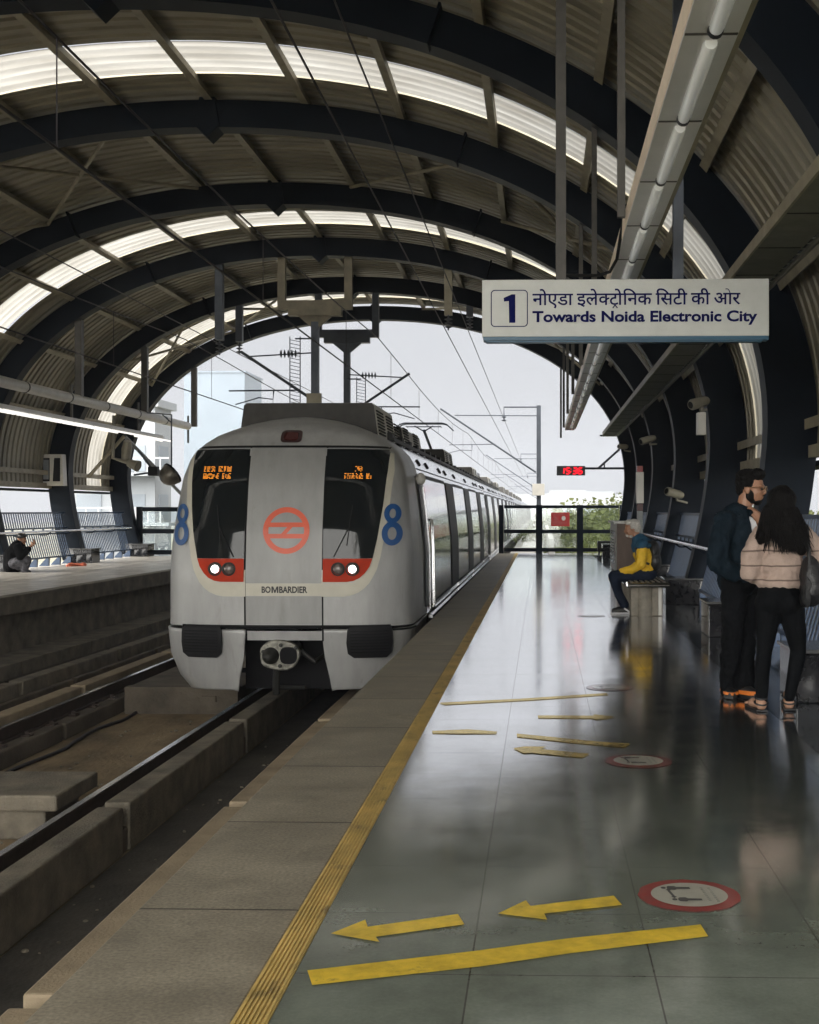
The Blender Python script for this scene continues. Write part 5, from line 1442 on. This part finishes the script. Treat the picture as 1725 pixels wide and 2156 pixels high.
b.build('eye', M['ink'], man, smooth=60)
j = MB()
sh_r, sh_l = mp(1528, 1098, -.13), mp(1592, 1102, .16)
j.limb([mp(1548, 1090, .0), mp(1575, 1096, .06)], [.085, .075], 14)
j.limb([mp(1561, 1082, .01), mp(1558, 1098, .02)], [.078, .10], 14)
j.sphere(mp(1556, 1130, .02), (.185, .20, .20), 18, 12); j.sphere(mp(1553, 1170, .02), (.185, .195, .22), 18, 12); j.sphere(mp(1558, 1208, .02), (.165, .19, .12), 18, 12)
j.limb([mp(1556, 1100, .02), mp(1556, 1215, .02)], [.15, .165], 16)
j.limb([sh_r, mp(1513, 1150, -.20), mp(1511, 1185, -.20), mp(1545, 1205, -.20), mp(1565, 1205, -.17)], [.088, .082, .078, .068, .062], 14)
j.limb([sh_l, mp(1614, 1158, .12), mp(1610, 1132, -.03), mp(1606, 1120, -.08)], [.085, .075, .056, .048], 14)
jk = remesh(j, 'jacket', M['navyjacket'], man, .010, 3, .017, 15, (1, 1, .6))
b = MB().limb([mp(1541, 1077, -.02), mp(1556, 1088, -.10), mp(1578, 1098, -.06), mp(1588, 1115, -.03)], [.028, .026, .022, .014], 10)
remesh(b, 'collar', M['navyjacket'], jk, .008, 2)
b = MB(); b.add([mp(1578, 1090, -.10), mp(1590, 1096, -.10), mp(1596, 1120, -.17), mp(1592, 1140, -.19), mp(1585, 1122, -.17)], [(0, 1, 2, 3, 4)])
b.build('shirt_front', M['whitecloth'], jk, fix=False, solid=.02)
b = MB(); b.sphere(mp(1590, 1087, -.03), (.035, .03, .045), 12, 8); b.sphere(mp(1588, 1108, -.03), (.04, .05, .08), 12, 8)
remesh(b, 'scarf', M['whitecloth'], man, .009, 2, .004, 30)
tr = MB()
tr.sphere(mp(1558, 1222, .02), (.15, .17, .13), 16, 10)
tr.limb([mp(1548, 1225, -.06), mp(1543, 1330, -.07), mp(1538, 1400, -.06), mp(1536, 1452, -.04)], [.105, .083, .075, .070], 14)
tr.limb([mp(1570, 1225, .08), mp(1572, 1330, .05), mp(1570, 1400, .0), mp(1570, 1454, -.06)], [.105, .080, .072, .070], 14)
remesh(tr, 'trousers', M['blackcloth'], man, .010, 2, .012, 17, (1, 1, .9))
for (a, c, dya, dyb, nme) in (((1532, 1459), (1541, 1463), .02, -.14, 0), ((1562, 1463), (1590, 1473), -.05, -.16, 1)):
    q = mp(a[0], a[1], dya); r_ = mp(c[0], c[1], dyb); q.z = r_.z = 0
    b = MB().limb([q+Vector((0, 0, .055)), (q+r_)/2+Vector((0, 0, .055)), r_+Vector((0, 0, .04))], [.05, .048, .036], 12)
    so_ = remesh(b, 'shoe', M['shoe'], man, .008, 2)
    d = (r_-q).normalized(); n_ = Vector((-d.y, d.x, 0))
    b = MB().prism([tuple((q-d*.055+n_*.045).xy), tuple((q-d*.06-n_*.045).xy), tuple((r_-n_*.046).xy), tuple((r_+d*.045).xy), tuple((r_+n_*.046).xy)], .002, .034, 'z')
    b.build('sole', M['shoe'], so_, bevel=.006)
    b = MB().prism([tuple((q-d*.030+n_*.051).xy), tuple((q-d*.030-n_*.051).xy), tuple((r_-n_*.052).xy), tuple((r_+d*.040).xy), tuple((r_+n_*.052).xy)], .036, .066 if nme else .056, 'z')
    b.build('orange_flash', M['orangeshoe'], so_)
# --- the woman, seen from behind
wy = 8.85
def wp(px, py, dy=0.0): return at(px, py, wy+dy)
wom = thing('person', 'woman in striped beige sweater with long black hair, seen from behind', 'person', (1.72, wy, 0))
b = MB()
P, R3 = head(b, wp(1643, 1066, .02), R(118), .95, R(4))
b.limb([P(-.03, 0, -.05), wp(1647, 1115, .02), wp(1648, 1130, .02)], [.05, .048, .06], 12)
hand(b, wp(1722, 1196, -.02), (.25, .3, -1), (-.5, .8, .1), (-.8, -.2, .1), .5, .92)
b.limb([wp(1722, 1196, -.02), wp(1723, 1180, -.02)], [.023, .03], 10)
remesh(b, 'head_and_hand', M['skinf'], wom, .007, 2)
sw = MB()
sw.limb([wp(1612, 1128, .02), wp(1685, 1125, .02)], [.075, .075], 14)
sw.sphere(wp(1648, 1150, .02), (.185, .115, .12), 18, 12); sw.sphere(wp(1646, 1190, .0), (.165, .12, .14), 18, 12); sw.sphere(wp(1643, 1225, .0), (.168, .13, .085), 18, 12)
sw.limb([wp(1647, 1130, .02), wp(1645, 1215, .0)], [.10, .13], 16)
sw.limb([wp(1604, 1130, .02), wp(1585, 1170, .0), wp(1580, 1205, -.02), wp(1606, 1216, .14), wp(1622, 1205, .24)], [.078, .080, .074, .062, .05], 14)
sw.limb([wp(1690, 1128, .03), wp(1712, 1150, .02), wp(1722, 1178, -.01)], [.080, .076, .055], 14)
remesh(sw, 'sweater', M['sweater'], wom, .010, 3, .012, 16, (1, 1, .8))
tr = MB()
tr.sphere(wp(1641, 1248, .0), (.155, .12, .12), 16, 10); tr.sphere(wp(1623, 1268, -.02), (.09, .11, .10), 14, 10); tr.sphere(wp(1661, 1268, -.02), (.09, .11, .10), 14, 10)
tr.limb([wp(1620, 1270, .0), wp(1615, 1330, .01), wp(1609, 1375, .02), wp(1606, 1420, .0), wp(1605, 1470, .0)], [.102, .078, .058, .054, .040], 14)
tr.limb([wp(1664, 1270, .0), wp(1676, 1330, .02), wp(1682, 1370, .03), wp(1674, 1415, .03), wp(1664, 1468, .02)], [.102, .077, .056, .053, .040], 14)
remesh(tr, 'trousers', M['blackcloth'], wom, .010, 3, .006, 14)
for px, py, dy, tx in ((1603, 1474, 0, -.03), (1661, 1472, .05, .02)):
    q = wp(px, py, dy); f = MB()
    z0 = .022
    f.limb([Vector((q.x, q.y, .12)), Vector((q.x, q.y-.0, .055)), Vector((q.x, q.y-.02, .05))], [.036, .038, .040], 12)
    f.limb([Vector((q.x, q.y, .055)), Vector((q.x+tx, q.y+.12, .042)), Vector((q.x+tx*1.4, q.y+.17, .036))], [.036, .036, .026], 12)
    for k in range(5): f.limb([Vector((q.x+tx*1.4+(k-2)*.017, q.y+.17, .034)), Vector((q.x+tx*1.4+(k-2)*.019, q.y+.205-.008*abs(k-1), .028))], [.011, .009], 8)
    remesh(f, 'foot', M['skinf'], wom, .007, 2)
    b = MB().prism([(q.x-.040, q.y-.055), (q.x+.040, q.y-.055), (q.x+tx*1.4+.052, q.y+.13), (q.x+tx*1.4+.04, q.y+.215), (q.x+tx*1.4-.04, q.y+.215), (q.x+tx*1.4-.048, q.y+.13)], .002, .018, 'z')
    sd_ = b.build('sandal', M['shoe'], wom, bevel=.005)
    b = MB()
    for z, rr, yy in ((.10, .043, 0), (.062, .047, -.01)): b.tube([(q.x+rr*math.cos(t), q.y+yy+rr*math.sin(t), z+.012*math.sin(t)) for t in [2*math.pi*k/16 for k in range(17)]], .007, 6)
    b.build('strap', M['shoe'], sd_, smooth=40)
# hair: a full body of hair plus many separate wavy strands
hb = MB()
hb.sphere(P(-.02, 0, .05), (.112, .10, .10), 18, 12, R3)
top = wp(1644, 1052, -.03)
hb.limb([top, wp(1646, 1085, -.06), wp(1655, 1115, -.10), wp(1664, 1138, -.11), wp(1672, 1152, -.11)], [.095, .105, .104, .072, .035], 16)
hb.limb([wp(1625, 1080, -.03), wp(1614, 1110, -.05), wp(1606, 1132, -.07), wp(1601, 1142, -.08)], [.075, .062, .046, .018], 14)
hb.limb([wp(1664, 1090, -.05), wp(1680, 1128, -.09), wp(1690, 1158, -.09)], [.08, .075, .04], 14)
hr = remesh(hb, 'hair', M['hair'], wom, .009, 3, .010, 16, (1, 1, .35))
b = MB(); rnd = random.Random(11)
for k in range(380):
    u = rnd.random(); x0 = 1612+u*68; ph = rnd.random()*6
    endx = x0+(10 if u > .3 else -10)+rnd.uniform(-10, 16)+(u-.4)*18; endy = rnd.uniform(1132, 1168) if u > .22 else rnd.uniform(1120, 1142)
    pts = []
    for q in range(9):
        v = q/8; px = x0+(endx-x0)*v+2.2*math.sin(v*9+ph)*v; py = 1068+(endy-1068)*v
        bulge = math.sqrt(max(0, 1-((px-(1644+v*20))/48)**2))
        pts.append(wp(px, py, -.055-.05*min(1, v*2)-.095*bulge*(1-.25*v)+rnd.uniform(-.004, .004)))
    b.tube(pts, [.0045]*6+[.004, .003, .0015], 5)
b.build('hair_strands', M['hair'], hr, smooth=60)
# her shoulder bag
bg = thing('shoulder_bag', 'black leather shoulder bag hanging on the side of the woman', 'bag', tuple(wp(1712, 1230, -.08)))
b = MB(); b.sphere(wp(1707, 1215, -.10), (.075, .10, .15), 16, 10); b.sphere(wp(1710, 1240, -.10), (.085, .11, .13), 16, 10); b.sphere(wp(1697, 1262, -.10), (.05, .08, .06), 12, 8)
remesh(b, 'bag_body', M['bag'], bg, .010, 3, .010, 14)
MB().tube([wp(1700, 1112, -.06), wp(1703, 1150, -.12), wp(1706, 1190, -.16), wp(1708, 1210, -.18)], .014, 8).build('strap', M['bag'], bg, smooth=40)
MB().tube([wp(1692, 1112, .08), wp(1701, 1108, .0), wp(1700, 1112, -.06)], .014, 8).build('strap', M['bag'], bg, smooth=40)
b = MB()
for k in range(5): b.tube([wp(1700+k*2, 1215+k*3, -.2), wp(1698+k*2, 1255+k*3, -.19), wp(1697+k, 1272+k*2, -.17)], .007, 6)
b.build('tassel', M['bag'], bg, smooth=40)
# --- the seated man on the bench
sy = 17.2
def qp(px, py, dy=0.0): return at(px, py, sy+dy)
sm = thing('person', 'grey haired man in yellow and dark blue jacket seated on the bench', 'person', tuple(qp(1360, 1216)))
b = MB()
P, R3 = head(b, qp(1331, 1114), R(186), 1.0, R(10))
b.limb([P(-.03, 0, -.05), qp(1343, 1132), qp(1346, 1142)], [.055, .058, .07], 12)
for dy in (-.10, .12):
    hand(b, qp(1304, 1204, dy), (-.8, .1, -.35), (0, .9 if dy < 0 else -.9, .3), (-.3, 0, -.9), .55, 1.0)
    b.limb([qp(1304, 1204, dy), qp(1310, 1202, dy)], [.026, .032], 10)
remesh(b, 'head_and_hands', M['skin'], sm, .008, 2)
h = MB()
def HE(x, y, z, a, b_, c_): h.sphere(P(x, y, z), (a, b_, c_), 18, 12, R3)
HE(-.03, 0, .075, .103, .084, .062); HE(-.06, 0, .02, .072, .083, .095); HE(.03, 0, .108, .055, .068, .03)
for sg in (-1, 1): HE(-.015, sg*.068, .035, .045, .018, .055)
remesh(h, 'hair', M['greyhair'], sm, .008, 1, .004, 60, (1, 1, 1))
h = MB(); HE(.07, 0, -.075, .03, .035, .03); HE(.03, 0, -.085, .04, .05, .035)
remesh(h, 'beard', M['greyhair'], sm, .008, 1)
j = MB()
j.limb([qp(1352, 1158, -.0), qp(1361, 1178), qp(1360, 1203)], [.12, .145, .145], 16)
j.sphere(qp(1355, 1167), (.138, .195, .15), 16, 10); j.sphere(qp(1358, 1200), (.14, .18, .09), 16, 10)
for dy in (-.19, .19):
    j.limb([qp(1353, 1160, dy*1.0), qp(1350, 1188, dy*1.2), qp(1330, 1200, dy*1.0), qp(1310, 1203, dy*.75)], [.078, .070, .060, .046], 14)
jk = remesh(j, 'jacket', M['yellowcloth'], sm, .010, 3, .013, 16, (1, 1, .8))
j = MB()
j.limb([qp(1347, 1138), qp(1352, 1150)], [.105, .148], 16); j.sphere(qp(1353, 1149), (.146, .210, .062), 18, 12)
for dy in (-.19, .19): j.limb([qp(1354, 1147, dy*.9), qp(1353, 1150, dy*.98)], [.082, .078], 14)
remesh(j, 'yoke', M['tealcloth'], jk, .011, 3, .003, 12)
tr = MB()
for dy in (-.10, .11):
    tr.limb([qp(1362, 1211, dy), qp(1325, 1211, dy), qp(1293, 1213, dy*1.2), qp(1303, 1250, dy*1.1), qp(1316, 1273, dy*1.0)], [.10, .098, .078, .062, .065], 14)
tr.sphere(qp(1366, 1208), (.12, .18, .10), 16, 10)
remesh(tr, 'jeans', M['jeans'], sm, .011, 3, .008, 13)
for dy in (-.10, .11):
    q = qp(1322, 1280, dy); b = MB().limb([(q.x, q.y, .055), (q.x-.10, q.y-.01, .05), (q.x-.19, q.y-.02, .036)], [.048, .044, .034], 12)
    sh_ = remesh(b, 'shoe', M['shoe'], sm, .009, 2)
    MB().prism([(q.x+.06, q.y-.045), (q.x+.06, q.y+.045), (q.x-.18, q.y+.03), (q.x-.24, q.y-.02), (q.x-.18, q.y-.065)], .002, .026, 'z').build('sole', M['whitecloth'], sh_, bevel=.006)
    MB().bar((q.x+.03, q.y-.055, .03), (q.x-.05, q.y-.055, .085), .01, .022).build('side_stripe', M['whitecloth'], sh_)
bp_ = thing('backpack', 'black backpack on the back of the seated man', 'bag', tuple(qp(1378, 1195)))
b = MB(); b.sphere(qp(1377, 1160), (.095, .16, .15), 16, 10); b.sphere(qp(1379, 1182), (.10, .17, .15), 16, 10)
remesh(b, 'pack_body', M['bag'], bp_, .011, 3, .006, 14)
for dy in (-.12, .12): MB().tube([qp(1372, 1142, dy), qp(1352, 1138, dy), qp(1339, 1155, dy), qp(1342, 1178, dy*1.3), qp(1368, 1188, dy*1.2)], .018, 8).build('strap', M['bag'], bp_, smooth=40)
# --- the figure seated on the far platform
fy = 28.4
def vp(px, py, dy=0.0): return at(px, py, fy+dy)
fp = thing('person', 'person in dark clothes and cap crouched on the far platform, hands at the mouth', 'person', tuple(vp(40, 1205)))
b = MB()
P, R3 = head(b, vp(47, 1136), R(-12), 1.05, R(4))
b.limb([P(-.03, 0, -.05), vp(42, 1148)], [.055, .06], 10)
hand(b, vp(66, 1150, -.05), (.5, .2, .6), (-.5, .3, .5), (-.6, 0, .4), .7, 1.2); b.limb([vp(66, 1150, -.05), vp(58, 1157, -.08)], [.03, .04], 10)
remesh(b, 'head_and_hand', M['skin'], fp, .010, 2)
h = MB(); h.sphere(P(-.02, 0, .07), (.115, .10, .075), 16, 10, R3); h.sphere(P(.06, 0, .085), (.07, .07, .02), 12, 8, R3)
remesh(h, 'cap', M['bag'], fp, .010, 1)
j = MB(); j.limb([vp(40, 1150), vp(27, 1170), vp(28, 1190)], [.16, .20, .22], 14); j.limb([vp(38, 1152, -.18), vp(44, 1172, -.24), vp(62, 1156, -.12)], [.10, .09, .06], 12)
j.limb([vp(38, 1152, .18), vp(46, 1172, .2), vp(62, 1154, .05)], [.10, .09, .06], 12)
remesh(j, 'coat', M['blackcloth'], fp, .014, 3, .015, 9)
j = MB()
for dy in (-.14, .16): j.limb([vp(30, 1186, dy), vp(56, 1180, dy), vp(52, 1200, dy)], [.13, .12, .08], 12); j.limb([vp(50, 1203, dy), vp(62, 1204, dy)], [.05, .045], 10)
j.sphere(vp(40, 1190), (.22, .22, .13), 14, 10)
remesh(j, 'skirt', mat('dark_print', (.02, .02, .026), .8, col2=(.12, .12, .14), var=.4, scale=16), fp, .014, 3, .012, 9)
q = at(163, 1190, 31.5); b = MB()
b.sphere((q.x, 31.5, .04), (.15, .12, .03), 14, 8); b.sphere((q.x-.12, 31.4, .03), (.12, .15, .06), 12, 8); b.sphere((q.x+.12, 31.55, .03), (.10, .12, .05), 12, 8)
o = remesh(b, 'orange_cloth', M['orangecloth'], None, .02, 1, .03, 9)
tag(o, 'crumpled orange cloth lying on the far platform floor', 'cloth')

# ------------------------------------------------------------------ haze
hm = bpy.data.materials.new('haze_air'); hm.use_nodes = True; hn = hm.node_tree; hn.nodes.remove(hn.nodes['Principled BSDF'])
pv = hn.nodes.new('ShaderNodeVolumePrincipled'); pv.inputs['Color'].default_value = (.335, .355, .41, 1); pv.inputs['Density'].default_value = .0011; pv.inputs['Anisotropy'].default_value = 0.0
hn.links.new(pv.outputs[0], hn.nodes['Material Output'].inputs['Volume'])
hz = MB().box(-510, 510, -160, 1260, -11.3, 60).build('haze', hm); hz['kind'] = 'stuff'
cy.volume_bounces = 1
